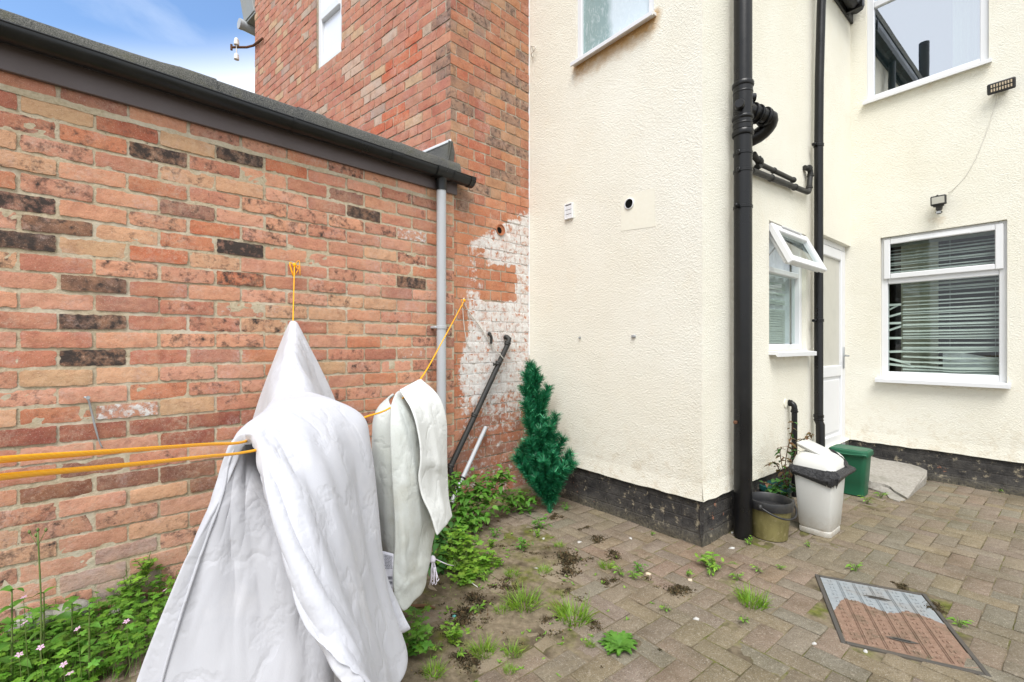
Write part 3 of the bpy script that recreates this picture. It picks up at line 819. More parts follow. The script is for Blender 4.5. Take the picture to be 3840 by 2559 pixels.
# ---- windows
def frame_ring(mb, W, s0, s1, z0, z1, w, o0, o1, bev=.004, wb=None):
    wb = wb or w
    mb.wbox(W, s0, s0+w, z0, z1, o0, o1, bev); mb.wbox(W, s1-w, s1, z0, z1, o0, o1, bev)
    mb.wbox(W, s0+w+.0005, s1-w-.0005, z1-w, z1, o0, o1-.001, bev); mb.wbox(W, s0+w+.0005, s1-w-.0005, z0, z0+wb, o0, o1-.001, bev)
def quad(mb, W, s0, s1, z0, z1, o): mb.add([W.pt(s0,z0,o), W.pt(s1,z0,o), W.pt(s1,z1,o), W.pt(s0,z1,o)], [(0,1,2,3)])
def pane(name, W, s0, s1, z0, z1, o, mat, parent, th=.006):
    b = MB(); b.wbox(W, s0, s1, z0, z1, o-th, o); return b.build(name, mat, parent)
def room(W, s0, s1, z0, z1, o, depth, mat, parent):
    b = MB(); e = .35
    P = lambda s, z, q: W.pt(s, z, q)
    a0, a1, b0, b1 = s0-e, s1+e, z0-e, z1+e
    f = [(P(a0,b0,o-depth),P(a1,b0,o-depth),P(a1,b1,o-depth),P(a0,b1,o-depth)),
         (P(a0,b0,o),P(a0,b0,o-depth),P(a0,b1,o-depth),P(a0,b1,o)),(P(a1,b0,o),P(a1,b0,o-depth),P(a1,b1,o-depth),P(a1,b1,o)),
         (P(a0,b0,o),P(a1,b0,o),P(a1,b0,o-depth),P(a0,b0,o-depth)),(P(a0,b1,o),P(a1,b1,o),P(a1,b1,o-depth),P(a0,b1,o-depth))]
    for q_ in f: b.add(q_, [(0,1,2,3)])
    return b.build('room_lining', mat, parent)
def sill(W, s0, s1, z, out, th, parent, ov=.03, slope=.012):
    b = MB()
    pr = [(-.12, z+.004), (out-.004, z-slope), (out, z-slope-.004), (out, z-slope-th), (out-.012, z-slope-th), (out-.02, z-th+.002), (-.12, z-th+.004)]
    n = len(pr); vs = [W.pt(s0-ov, zz, o) for o, zz in pr] + [W.pt(s1+ov, zz, o) for o, zz in pr]
    b.add(vs, [tuple(range(n)), tuple(range(2*n-1, n-1, -1))] + [(i, n+i, n+(i+1)%n, (i+1)%n) for i in range(n)])
    return b.build('sill', M['white_pvc'], parent)

# bathroom window
mb = MB(); frame_ring(mb, WB, bw[0], bw[1], bw[2], bw[3], .045, -.07, -.006)
wn = mb.build('window', M['white_pvc'], house_cream); wn['label'] = 'small upper window with obscured glass'
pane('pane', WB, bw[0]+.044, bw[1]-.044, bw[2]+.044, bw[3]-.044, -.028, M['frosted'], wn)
sill(WB, bw[0], bw[1], bw[2]+.006, .055, .03, wn, .02)
# upper bedroom window
mb = MB(); frame_ring(mb, WR, uw[0], uw[1], uw[2], uw[3], .055, -.08, -.02)
ut = sz(WR,3280,24)[1]; mb.wbox(WR, uw[0]+.056, uw[1]-.056, ut, ut+.06, -.078, -.022, .004)
wn = mb.build('window', M['white_pvc'], house_cream); wn['label'] = 'upper window reflecting roofs and sky'
pane('pane', WR, uw[0]+.054, uw[1]-.054, uw[2]+.054, ut+.001, -.045, M['glass_sky'], wn)
pane('pane', WR, uw[0]+.054, uw[1]-.054, ut+.059, uw[3]-.054, -.045, M['glass_sky'], wn)
sill(WR, uw[0], uw[1], uw[2]+.008, .05, .032, wn, .02)
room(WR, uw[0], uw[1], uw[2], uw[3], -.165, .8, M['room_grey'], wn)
mb = MB(); cs0 = sz(WR,3555,150)[0]
rows = [[WR.pt(cs0+(uw[1]+.1-cs0)*i/60, z, -.22+.022*math.sin(i*.75)+.006*nz(i*.3,z*2)) for i in range(61)] for z in np.linspace(uw[2]-.1, uw[3]+.1, 8)]
mb.grid(rows); mb.build('curtain', M['curtain'], wn, smooth=True)
# lower window with the broken blind
mb = MB(); frame_ring(mb, WR, lw[0], lw[1], lw[2], lw[3], .05, -.10, -.035, .005, .06)
tz = sz(WR,3340,1052,-.04)[1]; mb.wbox(WR, lw[0]+.051, lw[1]-.051, tz-.035, tz+.02, -.098, -.038, .005)
wn = mb.build('window', M['white_pvc'], house_cream); wn['label'] = 'lower window with a crooked slatted blind'
mb = MB(); frame_ring(mb, WR, lw[0]+.022, lw[1]-.022, tz+.012, lw[3]-.024, .05, -.034, -.012, .006)
mb.wbox(WR, lw[0]+.22, lw[1]-.22, lw[3]-.072, lw[3]-.055, -.012, .004, .003)
fs = mb.build('fanlight', M['white_pvc'], wn)
pane('pane', WR, lw[0]+.071, lw[1]-.071, tz+.061, lw[3]-.073, -.03, M['glass'], wn)
pane('pane', WR, lw[0]+.049, lw[1]-.049, lw[2]+.059, tz-.034, -.06, M['glass'], wn)
sill(WR, lw[0], lw[1], lw[2]+.006, .075, .036, wn, .025)
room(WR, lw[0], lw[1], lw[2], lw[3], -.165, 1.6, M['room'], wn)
mb = MB(); r = random.Random(4)
a, b = lw[0]+.03, lw[1]-.02; stub = a+.105
zt, zb = lw[3]-.06, lw[2]+.07; nsl = 42
for i in range(nsl):
    z = zt-(zt-zb)*i/(nsl-1); sag = 0
    if i > 30: z -= .012*math.sin(i)
    if r.random() < .09: continue
    z += r.uniform(-.010,.010)
    ang = r.choice([.5,.55,.7,.8,.6])
    tl = r.uniform(-.006,.006)*(2 if i > 34 else 1)
    s0 = a+.115 if 12 < i else a+.004
    w = .030
    rows = []
    for k in range(2):
        q = (k-.5)*w
        rows.append([WR.pt(s, z+tl*(u-.5)-q*math.sin(ang)-.012*math.sin(u*3.14)*(i > 34)*r.random(), -.135+q*math.cos(ang)) for u, s in zip(np.linspace(0,1,9), np.linspace(s0, b, 9))])
    mb.grid(rows)
for z, t_, l_ in ((sz(WR,3345,1145)[1],0,.10),(sz(WR,3345,1165)[1],.05,.08),(sz(WR,3345,1190)[1],.03,.10),(sz(WR,3345,1215)[1],0,.10),(sz(WR,3345,1243)[1],.04,.10),(sz(WR,3345,1272)[1],0,.105),(sz(WR,3345,1325)[1],.01,.19),(sz(WR,3345,1350)[1],-.05,.17),(sz(WR,3345,1372)[1],-.02,.2)):
    mb.add([WR.pt(a+.004,z,-.125), WR.pt(a+.004+l_,z+t_,-.125), WR.pt(a+.004+l_,z+t_+.022,-.137), WR.pt(a+.004,z+.022,-.137)], [(0,1,2,3)])
for s in (a+.13, (a+b)/2+.05, b-.06): mb.tube([WR.pt(s,zt,-.15), WR.pt(s,zb,-.15)], .0015, 5)
mb.build('blind', M['blind'], wn)
mb = MB(); i0 = sz(WR,3520,1360)[0]; zc = sz(WR,3520,1325)[1]
rows = [[WR.pt(i0+(b+.05-i0)*u, (lw[2]-.1)+(zc-.03*u+.012*math.sin(u*7)-lw[2]+.1)*v, -.19-.02*math.sin(u*16)*v) for u in np.linspace(0,1,26)] for v in np.linspace(0,1,6)]
mb.grid(rows); mb.build('net_curtain', M['voile'], wn, smooth=True)
mb = MB(); mb.wbox(WR, lw[0]+.04, lw[0]+.33, lw[2]-.1, lw[3], -.62, -.60); mb.build('curtain', M['curtain'], wn)

# kitchen window
ro = -.032
mb = MB(); frame_ring(mb, WS, kw[0], kw[1], kw[2], kw[3], .05, ro-.065, ro, .005)
kt = sz(WS,2884,1004,ro)[1]; mb.wbox(WS, kw[0]+.061, kw[1]-.061, kt-.03, kt+.012, ro-.063, ro-.003, .005)
wn = mb.build('window', M['white_pvc'], house_cream); wn['label'] = 'narrow window with its top light propped open'
pane('pane', WS, kw[0]+.059, kw[1]-.059, kw[2]+.059, kt-.029, ro-.035, M['glass'], wn)
sill(WS, kw[0]+.005, kw[1]+.02, kw[2]+.002, .07, .035, wn, .012)
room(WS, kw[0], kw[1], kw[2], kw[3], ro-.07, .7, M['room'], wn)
mb = MB()
for W_, a, b in ((WS, kw[0]+.03, kw[1]-.17),):
    for i in range(26):
        z = kw[2]+.04+(kt-kw[2]-.14)*i/25
        if i in (15,16,19,20,22): continue
        mb.add([W_.pt(a,z,ro-.068), W_.pt(b,z,ro-.068), W_.pt(b,z+.018,ro-.074), W_.pt(a,z+.018,ro-.074)], [(0,1,2,3)])
mb.build('blind', M['blind'], wn)
mb = MB(); rows = [[WS.pt(kw[0]-.1+(kw[1]-kw[0]+.35)*i/50, z, ro-.092+.010*math.sin(i*.9)) for i in range(51)] for z in np.linspace(kw[2]-.05, kw[3]+.05, 5)]
mb.grid(rows); mb.build('net_curtain', M['voile'], wn, smooth=True)
# propped top light: hinged along its top edge
th = R(26); hz = kw[3]-.035; hh = kw[3]-.03-kt+.03
u_ = -Vector((0,0,1))*math.cos(th) + WS.n*math.sin(th); nn = WS.n*math.cos(th) + Vector((0,0,1))*math.sin(th)
h0 = WS.pt(kw[0]+.012, hz, ro+.004); wd = kw[1]-kw[0]-.024
mb = MB()
def cas(a, b, c, d, o0, o1): mb.box(h0 + WS.t*a + u_*c + nn*o0, WS.t*(b-a), u_*(d-c), nn*(o1-o0), .006)
fwid = .062
cas(0, fwid, 0, hh, 0, .045); cas(wd-fwid, wd, 0, hh, 0, .045); cas(fwid+.0005, wd-fwid-.0005, 0, fwid, .001, .044); cas(fwid+.0005, wd-fwid-.0005, hh-fwid, hh, .001, .044)
cas(.03, wd-.03, .03, hh-.03, -.022, -.0005) if False else None
for a, b, c, d in ((.02,.05,.02,hh-.02),(wd-.05,wd-.02,.02,hh-.02),(.0505,wd-.0505,hh-.05,hh-.02),(.0505,wd-.0505,.02,.05)): cas(a, b, c, d, -.025, -.0005)
cas(.17, wd-.17, .004, .018, .0455, .058)
cs = mb.build('top_light', M['white_pvc'], wn)
mb = MB(); mb.box(h0 + WS.t*(fwid-.004) + u_*(fwid-.004) + nn*.018, WS.t*(wd-2*fwid+.008), u_*(hh-2*fwid+.008), nn*.006); mb.build('pane', M['glass'], wn)
mb = MB(); mb.tube([WS.pt(kw[0]+.045, kt+.06, ro-.01), h0+WS.t*.035+u_*(hh*.5)-nn*.02], .005, 6); mb.build('stay', M['metal'], wn)

# back door
do = -.045
mb = MB(); frame_ring(mb, WS, dw[0], dw[1], dw[2], dw[3], .055, do-.07, do, .005, .05)
dr = mb.build('door', M['white_pvc'], house_cream)
mb = MB()
a, b, c, d = dw[0]+.062, dw[1]-.062, dw[2]+.058, dw[3]-.062
mid = sz(WS,3120,1395,do)[1]
frame_ring(mb, WS, a, b, c, d, .10, do-.055, do+.012, .008, .12); mb.wbox(WS, a+.101, b-.101, mid-.05, mid+.06, do-.053, do+.010, .008)
mb.build('leaf_frame', M['white_pvc'], dr)
pane('pane', WS, a+.098, b-.098, mid+.058, d-.098, do-.01, M['obscure_door'], dr, .012)
mb = MB(); mb.wbox(WS, a+.098, b-.098, c+.118, mid-.048, do-.03, do-.008); mb.wbox(WS, a+.13, b-.13, c+.15, mid-.08, do-.0075, do+.002, .008); mb.build('panel', M['white_pvc'], dr)
hz_ = sz(WS,3145,1335,do)[1]
mb = MB(); hs = b-.05; mb.wbox(WS, hs-.016, hs+.016, hz_-.13, hz_+.09, do+.0125, do+.022, .004)
mb.tube([WS.pt(hs,hz_,do+.02), WS.pt(hs,hz_,do+.055), WS.pt(hs-.02,hz_,do+.062), WS.pt(hs-.12,hz_+.004,do+.060)], .009, 10)
mb.build('handle', M['metal'], dr, auto=40)
mb = MB(); mb.wbox(WS, dw[0]-.02, dw[1]+.01, -.02, dw[2]-.002, -.20, .05, .008); mb.build('doorstep', M['concrete'], house_cream)

# louvred vent
mb = MB(); s, z = VENT
frame_ring(mb, WB, s-.042, s+.042, z-.062, z+.062, .009, .0005, .022, .002)
for k in range(3): 
    z0 = z-.052+k*.036
    mb.box(WB.pt(s-.0325, z0, .006), WB.t*.065, WB.n*.012+Vector((0,0,-.008)), Vector((0,0,.031)), .002)
vt = mb.build('air_vent', M['white_pvc'], house_cream)
mb = MB(); quad(mb, WB, s-.035, s+.035, z-.055, z+.055, .0025); mb.build('backing', M['dark_hole'], vt)

# eaves gutter of the rear wing
mb = MB(); gz = sz(WS,3200,20,.10)[1]
prof = [(-.06,.05),(-.06,0),(-.045,-.035),(0,-.05),(.045,-.035),(.06,0),(.06,.05)]
ge = WS.len-.12
rows = [[WS.pt(s, gz+.06+b_, .085+a_) for a_, b_ in prof] for s in (0.0, ge)]
mb.grid(rows); mb.add([WS.pt(ge, gz+.06+b_, .085+a_) for a_, b_ in prof], [tuple(range(7))])
mb.wbox(WS, ge-.11, ge-.08, gz+.0, gz+.10, .015, .155, .003)
ob = mb.build('eaves_gutter', M['black_pvc'], house_cream)
mb = MB(); mb.wbox(WS, 0, WS.len, gz+.0, gz+.22, .002, .022, .002); mb.build('fascia', M['black_old'], house_cream)
# roof of the wing (above the picture)
mb = MB(); mb.box(WS.pt(-.2, gz+.2, .12), WS.t*(WS.len+.2), -WS.n*2.2+Vector((0,0,1.2)), Vector((0,0,.08))); mb.build('roof', M['felt'], house_cream)

# ------------------------------------------------------------------ red house fittings
mb = MB(); frame_ring(mb, WF, *WIN, .07, -.10, -.03, .004)
tr = WF.hit(1186, 100, -.05)[1]; mb.wbox(WF, WIN[0]+.071, WIN[1]-.071, tr-.03, tr+.06, -.098, -.02, .01)
wn = mb.build('window', M['white_pvc'], house_red)
pane('pane', WF, WIN[0]+.069, WIN[1]-.069, WIN[2]+.069, tr-.029, -.06, M['white_pane'], wn)
pane('pane', WF, WIN[0]+.069, WIN[1]-.069, tr+.059, WIN[3]-.069, -.06, M['white_pane'], wn)
mb = MB(); mb.wbox(WF, WIN[0]-.0, WIN[1]+.0, WIN[2]-.012, WIN[2]-.001, -.16, -.012); mb.build('sill', M['white_pvc'], wn)
mb = MB()
ev = WF.pt(WF.len-.02, ZTOP, 0)
mb.box(WF.pt(WF.len-.03, 5.52, .01), WF.t*.34, -WF.n*3, Vector((.0,0,.03)), .004)
mb.box(WF.pt(WF.len-.03, 5.55, .02), WF.t*.34, -WF.n*3, Vector((-.45,.38,1.6)), .004)
mb.build('soffit', M['soffit'], house_red)
mb = MB(); g = WF.pt(WF.len+.30, 5.50, .06)
mb.tube([g, g - WF.n*2.8], .06, 14); mb.lathe(g+WF.n*.004, WF.n, [(.066,-.02),(.066,.02)], 14); mb.build('gutter', M['grey_pvc'], house_red, auto=40)
# flue hole through the brick return
mb = MB(); c = WL.pt(HOLE_S, HOLE_Z, .0)
mb.lathe(c, WL.n, [(.048,.004),(.048,.011),(.041,.011),(.040,.0045)], 26); hl = mb.build('flue_hole', M['terracotta'], house_red, auto=40)
mb = MB(); mb.lathe(c, WL.n, [(.041,.002),(.041,.0043)], 26); mb.build('opening', M['rust'], hl)
mb = MB(); mb.lathe(c - Vector((0,0,.006)) - WL.t*.012, WL.n, [(.027,.0046),(.027,.0052)], 26); mb.build('shade_disc', M['dark_hole'], hl)  # flat dark disc painting the shade inside the flue

# ------------------------------------------------------------------ outhouse roof, fascia, gutter
S1 = WL.hit(1716, 740, .04)[0]
mb = MB(); mb.wbox(WL, 0, S1, 2.392, 2.60, .014, .036, .002); mb.build('fascia', M['fascia'], outhouse)
mb = MB(); zr = 2.637; Sx = WL.hit(1727, 630, .07)[0]
n = 90; rows = []
for k, (o, z) in enumerate(((.037,2.565),(.072,2.535),(.080,2.539),(.074,2.58),(.066,2.622),(.050,zr),(0,zr+.006),(-.8,zr+.02),(-2.6,zr+.05))):
    row = []
    for i in range(n+1):
        s = Sx*i/n
        w = nz(s*2.1, .3*k)*.010 + nz(s*8, k)*.0035
        if k < 7 and abs(s-WL.hit(650,250,.07)[0]) < .03: w += .004
        row.append(WL.pt(s, z+(w if k > 2 else w*.5), o+(w*.5 if k > 1 else 0)))
    rows.append(row)
mb.grid(rows)
mb.add([rows[k][-1] for k in range(9)], [tuple(range(9))])
# laps where sheets of felt overlap
for x in (672, 1120): 
    s = WL.hit(x, 300, .07)[0]
    mb.grid([[WL.pt(s+q, z+.003, o+.005) for q in (0,.012,.16)] for o, z in ((.072,2.537),(.080,2.541),(.074,2.58),(.066,2.624),(.050,zr+.004),(-.4,zr+.015))])
# upstand dressed against the house wall
fz0 = zr+.004; c0 = WF.pt(-.004, fz0, .006)
mb.add([WF.pt(-.02,fz0-.05,.05), WF.pt(-.02,2.80,.006), WF.pt(.9,2.80,.006), WF.pt(.9,fz0,.05), WF.pt(-.02,fz0-.05,.20), WF.pt(.9,fz0,.20)], [(0,1,2,3),(4,0,3,5)])
mb.add([WL.pt(S_COR-.04,fz0-.05,.013), WL.pt(S_COR-.03,2.795,.013), WL.pt(S_COR+.012,2.80,.012), WL.pt(S_COR+.03,2.72,.012), WL.pt(S_COR+.012,fz0-.05,.013)], [(0,1,2,3,4)])
mb.build('roof', M['felt'], outhouse, auto=50)
mb = MB(); mb.box(WF.pt(-.012,2.792,.002), WF.t*.95, WF.n*.012, Vector((0,0,.022)), .003); mb.build('flashing_strip', M['white_pvc'], outhouse)
# body behind
mb = MB(); mb.col = (1,1,1,0); mb.wbox(WL, 0, S_COR-.35, .0, 2.55, -2.4, -.222); mb.build('inner_wall', M['mortar'], outhouse)

gut = thing('gutter', 'dark half round gutter along the outhouse eaves with a grey downpipe', 'gutter', WL.pt(S_COR-.1, 2.5, .1))
mb = MB(); go, gzt = .037+.056, 2.537
S2 = WL.hit(1764, 685, go)[0]; Rg = .056
GF0 = WL.hit(0,100)[0]; GFK = .021/(WL.hit(1541,589)[0]-GF0)
def gsec(s, rr, fall=0.0): fall = (s-GF0)*GFK; return [WL.pt(s, gzt-fall - rr*math.sin(a), go - rr*math.cos(a)) for a in np.linspace(-.12, math.pi+.12, 15)]
rows = []; 
for s in np.linspace(0, S2, 60):
    w = nz(s*1.3, 5)*.004; rows.append([p+Vector((0,0,w)) for p in gsec(s, Rg)])
mb.grid(rows); mb.grid([[p+Vector((0,0,0)) for p in gsec(s, Rg-.004)] for s in (0, S2)])
mb.tube([WL.pt(s, gzt-(s-GF0)*GFK+.004+nz(s*1.3,5)*.004, go+Rg-.001) for s in np.linspace(0,S2,40)], .0042, 8)
mb.build('channel', M['gutter'], gut, smooth=True)
for x in (1105, 1493):
    mb = MB(); s = WL.hit(x, 560 if x > 1200 else 470, go+.05)[0]
    for ds in ((-.035, .035) if x > 1200 else (0,)):
        mb.grid([gsec(s+ds-.007, Rg+.004), gsec(s+ds+.007, Rg+.004)])
    if x > 1200: mb.grid([gsec(s-.04, Rg+.0025), gsec(s+.04, Rg+.0025)])
    mb.build('joint_clip', M['gutter'], gut, smooth=True)
sd = WL.hit(1655, 690, .075)[0]; ro_ = .075; rp = .0345
mb = MB(); mb.grid([gsec(sd-.075, Rg+.004), gsec(sd+.075, Rg+.004)])
mb.grid([gsec(sd-.075, Rg+.008), gsec(sd-.062, Rg+.008)]); mb.grid([gsec(sd+.062, Rg+.008), gsec(sd+.075, Rg+.008)])
mb.lathe(WL.pt(sd, gzt-.046, ro_), (0,0,-1), [(.050,0),(.046,.03),(.040,.045),(.0395,.115)], 24)
mb.build('outlet', M['gutter'], gut, auto=40)
mb = MB(); mb.grid([gsec(S2-.03, Rg+.004), gsec(S2+.012, Rg+.004)]); mb.add(gsec(S2+.012, Rg+.004), [tuple(range(15))]); mb.build('end_cap', M['gutter'], gut, auto=40)
mb = MB(); mb.tube([WL.pt(sd, z, ro_) for z in (gzt-.12, 1.8, 1.0, .06)], rp, 22)
dp = mb.build('downpipe', M['grey_pvc'], gut, auto=40)
zc = WL.hit(1640, 1228, .075)[1]
mb = MB(); mb.lathe(WL.pt(sd, zc-.012, ro_), (0,0,1), [(rp+.001,0),(rp+.004,.002),(rp+.004,.022),(rp+.001,.024)], 22)
mb.wbox(WL, sd-.055, sd-.03, zc-.008, zc+.010, .014, .075, .003); mb.build('pipe_clip', M['grey_pvc'], dp, auto=40)

# telephone insulators on their bracket
ins = thing('insulator_bracket', 'iron wall bracket with two white insulators against the sky', 'bracket', WF.pt(WF.len-.2, 4.9, .05))
w0 = WF.at(985, 145, .02); w1 = WF.at(953, 178, .02)
w1 = WF.pt(WF.len-.01, WF.hit(953,178)[1], .02); k_ = w1.y
tip = at(868, 178, k_*.985)
mb = MB(); mb.tube([w0, w1, at(925,178,k_*.99), tip], .014, 8); mb.tube([tip+Vector((0,0,-.035)), tip+Vector((0,0,.035))], .014, 8); mb.build('arm', M['rust'], ins, auto=40)
for y0, y1 in ((142, 169), (200, 224)):
    mb = MB(); a, b = at(887, y1, k_*.985), at(887, y0, k_*.985); hh_ = (b-a).length
    mb.lathe(a, (0,0,1), [(.018,-.002),(.030,0),(.031,hh_*.35),(.026,hh_*.55),(.028,hh_*.65),(.018,hh_*.9),(.006,hh_)], 16)
    mb.tube([a, at(887, 182, k_*.985)] if y0 < 180 else [at(887,178,k_*.985), b], .007, 6)
    mb.build('insulator', M['porcelain'], ins, auto=40)
# ------------------------------------------------------------------ pipework
def elbow(a, b, c, r, n=6):
    """path a -> b -> c with a rounded corner at b"""
    a, b, c = Vector(a), Vector(b), Vector(c); u, v = (a-b).normalized(), (c-b).normalized()
    p, q = b+u*r, b+v*r
    return [a] + [(p*(1-t)**2 + b*2*t*(1-t) + q*t*t) for t in np.linspace(0,1,n)] + [c]
def collar(mb, c, axis, r, h, lip=.007):
    mb.lathe(Vector(c)-Vector(axis).normalized()*h/2, axis, [(r,0),(r+lip*.6,.001),(r+lip,h*.15),(r+lip,h*.4),(r+lip*.35,h*.5),(r+lip*.35,h*.85),(r+lip*.6,h*.9),(r,h)], 26)

UPV = Vector((0,0,1))
def one_collar(c, axis, r, h, lip, mat, parent):
    mb = MB(); collar(mb, c, axis, r, h, lip); return mb.build('collar', mat, parent, auto=40)
soil = thing('soil_stack', 'thick black soil stack down the cream corner', 'soil pipe', ground(2785, 2040))
RP = .055; so = .085
# distance along the wall so that the pipe stands at its column in the photo
ss = WS.hit(2786, 1300, so)[0]
P0 = WS.pt(ss, 0, so)
zof = lambda y, o=so, x=2786: WS.hit(x, y, o)[1]
mb = MB(); mb.tube([P0+Vector((0,0,z)) for z in (-.02, 1.0, 2.0, 3.2, 5.4)], RP, 30); mb.build('pipe', M['black_pvc'], soil, auto=40)
for y, h, lp in ((322,.035,.011),(352,.02,.006),(447,.03,.011),(470,.02,.006),(503,.04,.011)):
    mb = MB(); z = zof(y); mb.lathe(P0+Vector((0,0,z-h/2)), (0,0,1), [(RP,0),(RP+lp*.7,.003),(RP+lp,h*.3),(RP+lp,h*.7),(RP+lp*.7,h-.003),(RP,h)], 30); mb.build('collar', M['black_pvc'], soil, auto=40)
mb = MB(); mb.lathe(P0+Vector((0,0,zof(470))), (0,0,1), [(RP+.004,-.035),(RP+.004,zof(330)-zof(470))], 30)
mb.build('socket', M['black_pvc'], soil, auto=40)
zb_ = zof(410)
bx = WS.pt(ss, zb_, so); d1 = (WS.t*.9 + WS.n*.32 + Vector((0,0,-.10))).normalized()
mb = MB(); e1 = bx + d1*.20
mb.tube([bx, e1], .050, 24)
for q, l in ((.085,.03),(.125,.022),(.19,.03)): collar(mb, bx+d1*q, d1, .052, l, .010)
e2 = e1 + d1*.03
path = [e1, e1+d1*.035, e1+d1*.06-WS.n*.03+Vector((0,0,-.03)), e1+d1*.05-WS.n*.08+Vector((0,0,-.075)), e1+d1*.01-WS.n*.14+Vector((0,0,-.11))]
mb.tube(catmull(path, 10), .050, 22)
mb.lathe(bx + WS.n*.02 + WS.t*.035+Vector((0,0,.075)), (WS.t*.7+WS.n*.7), [(.028,0),(.028,.04),(.022,.042),(.020,.03)], 18)
mb.build('branch', M['black_pvc'], soil, auto=40)
mb = MB(); mb.lathe(bx - WS.t*.04, -WS.t*.8+WS.n*.3, [(.03,0),(.03,.055),(.026,.06)], 18); mb.build('access_cap', M['black_pvc'], soil, auto=40)
for y in (578, 643, 778):
    mb = MB(); z = zof(y)
    mb.lathe(P0+Vector((0,0,z-.012)), (0,0,1), [(RP+.0005,0),(RP+.004,.002),(RP+.004,.018),(RP+.0005,.02)], 30)
    if y < 700:
        for sg in (-1, 1): mb.box(P0+Vector((0,0,z-.018))+WS.t*(sg*(RP+.004)-.008)-WS.n*.012, WS.t*.018, WS.n*.022, Vector((0,0,.032)), .004)
    else: mb.box(P0+Vector((0,0,z-.014))-WS.t*(RP+.045)-WS.n*.015, WS.t*.05, WS.n*.022, Vector((0,0,.024)), .005)
    mb.build('pipe_clip', M['black_pvc'], soil, auto=40)
mb = MB(); z = zof(1588); mb.box(P0+Vector((0,0,z))-WS.t*(RP+.02)-WS.n*.03, WS.t*.03, WS.n*.02, Vector((0,0,.02)), .004); mb.build('bracket_stub', M['rust'], soil)

rain = thing('downpipe', 'slim black downpipe beside the back door', 'drainpipe', WS.pt(WS.hit(3070,1300,.06)[0], 0, .06))
r2 = .034; o2 = .06
sb = WS.hit(3070, 1300, o2)[0]; st_ = WS.hit(3090, 0, .12)
ztop = WS.hit(3082, 0, .10)[1]
zk = WS.hit(3076, 560, o2)[1]
zl = WS.hit(3066, 1580, o2)[1]
mb = MB(); mb.tube([WS.pt(sb+.0, .02, o2+.015), WS.pt(sb, zl-.03, o2+.012), WS.pt(sb, zl, o2), WS.pt(sb, zk, o2), WS.pt(sb+.015, zk+.6, o2), WS.pt(sb+.03, ztop, o2+.01), WS.pt(sb+.05, ztop+.4, o2+.02)], r2, 24)
mb.build('pipe', M['black_pvc'], rain, auto=40)
for y in (548, 1203, 1560):
    mb = MB(); z = WS.hit(3072, y, o2)[1]
    mb.lathe(WS.pt(sb, z-.014, o2), (0,0,1), [(r2+.0005,0),(r2+.005,.003),(r2+.005,.025),(r2+.0005,.028)], 24)
    if y < 1500: mb.box(WS.pt(sb-.075, z-.012, o2-.03), WS.t*.055, WS.n*.03, Vector((0,0,.022)), .004)
    else: mb.lathe(WS.pt(sb, z-.04, o2), (0,0,1), [(r2+.0005,0),(r2+.004,.002),(r2+.004,.01),(r2+.0005,.012)], 24)
    mb.build('pipe_clip', M['black_pvc'], rain, auto=40)

def wp(x, y, o=.03): return WS.at(x, y, o)
waste = thing('waste_pipe', 'black waste pipe sloping from soil stack to elbow by downpipe', 'waste pipe', wp(2900, 660))
mb = MB(); a, b = wp(2820, 640, .035), wp(3033, 723, .035); c = wp(3039, 640, .035); d = wp(3022, 632, -.02)
mb.tube(elbow(a, b, c, .035)[:-1] + [c - Vector((0,0,.03))], .0205, 18)
p = elbow(c-Vector((0,0,.05)), c+Vector((0,0,.012)), c - WS.t*.075+Vector((0,0,.012)) - WS.n*.02, .03)
mb.tube(p, .021, 16)
mb.build('pipe', M['black_old'], waste, auto=40)
dirv = (b-a).normalized()
for p_, ax_, h_ in ((a.lerp(b,.30), dirv, .022), (a.lerp(b,.72), dirv, .022), (b.lerp(c,.25), UPV, .03), (c-UPV*.04, UPV, .03), (c-WS.t*.03+UPV*.012, WS.t, .03)):
    one_collar(p_, ax_, .0208, h_, .006, M['black_old'], waste)
over = thing('overflow_pipe', 'short black overflow pipe above the sloping waste pipe', 'waste pipe', wp(2900, 640))
mb = MB(); a, b = wp(2842, 612, .04), wp(2975, 676, .03); t0 = wp(2825, 578, .05); t1 = wp(2838, 598, .05)
mb.tube([a, b], .017, 16); mb.tube(catmull([t0, t1, wp(2852, 603, .055), wp(2850, 620, .045), wp(2838, 628, .04)], 12), .021, 14)
mb.build('pipe', M['black_old'], over, auto=40)
dv = (b-a).normalized()
for p_, ax_, r_, h_ in ((a.lerp(b,.42), dv, .017, .022), (b, dv, .017, .026), (wp(2846,601,.055), Vector((1,0,-.6)), .021, .03)): one_collar(p_, ax_, r_, h_, .006, M['black_old'], over)

low = thing('drain_pipe', 'black drain pipe turning out of the wall behind white bin', 'waste pipe', wp(2980, 1700))
mb = MB(); a = wp(2948, 1512, -.01); b = wp(2979, 1512, .05); c = wp(2979, 1760, .05); c.x, c.y = b.x, b.y
mb.tube(elbow(a, b+Vector((0,0,.0)), Vector((b.x,b.y,.05)), .04), .021, 18)
mb.build('pipe', M['black_pvc'], low, auto=40)
one_collar(b-UPV*.06, UPV, .021, .03, .006, M['black_pvc'], low); one_collar(a.lerp(b,.55), b-a, .021, .025, .006, M['black_pvc'], low)
mb = MB(); mb.lathe(WS.at(2945,1513,.001), WS.n, [(.036,0),(.034,.006),(.024,.007)], 18); mb.build('mastic_ring', M['patch'], low)

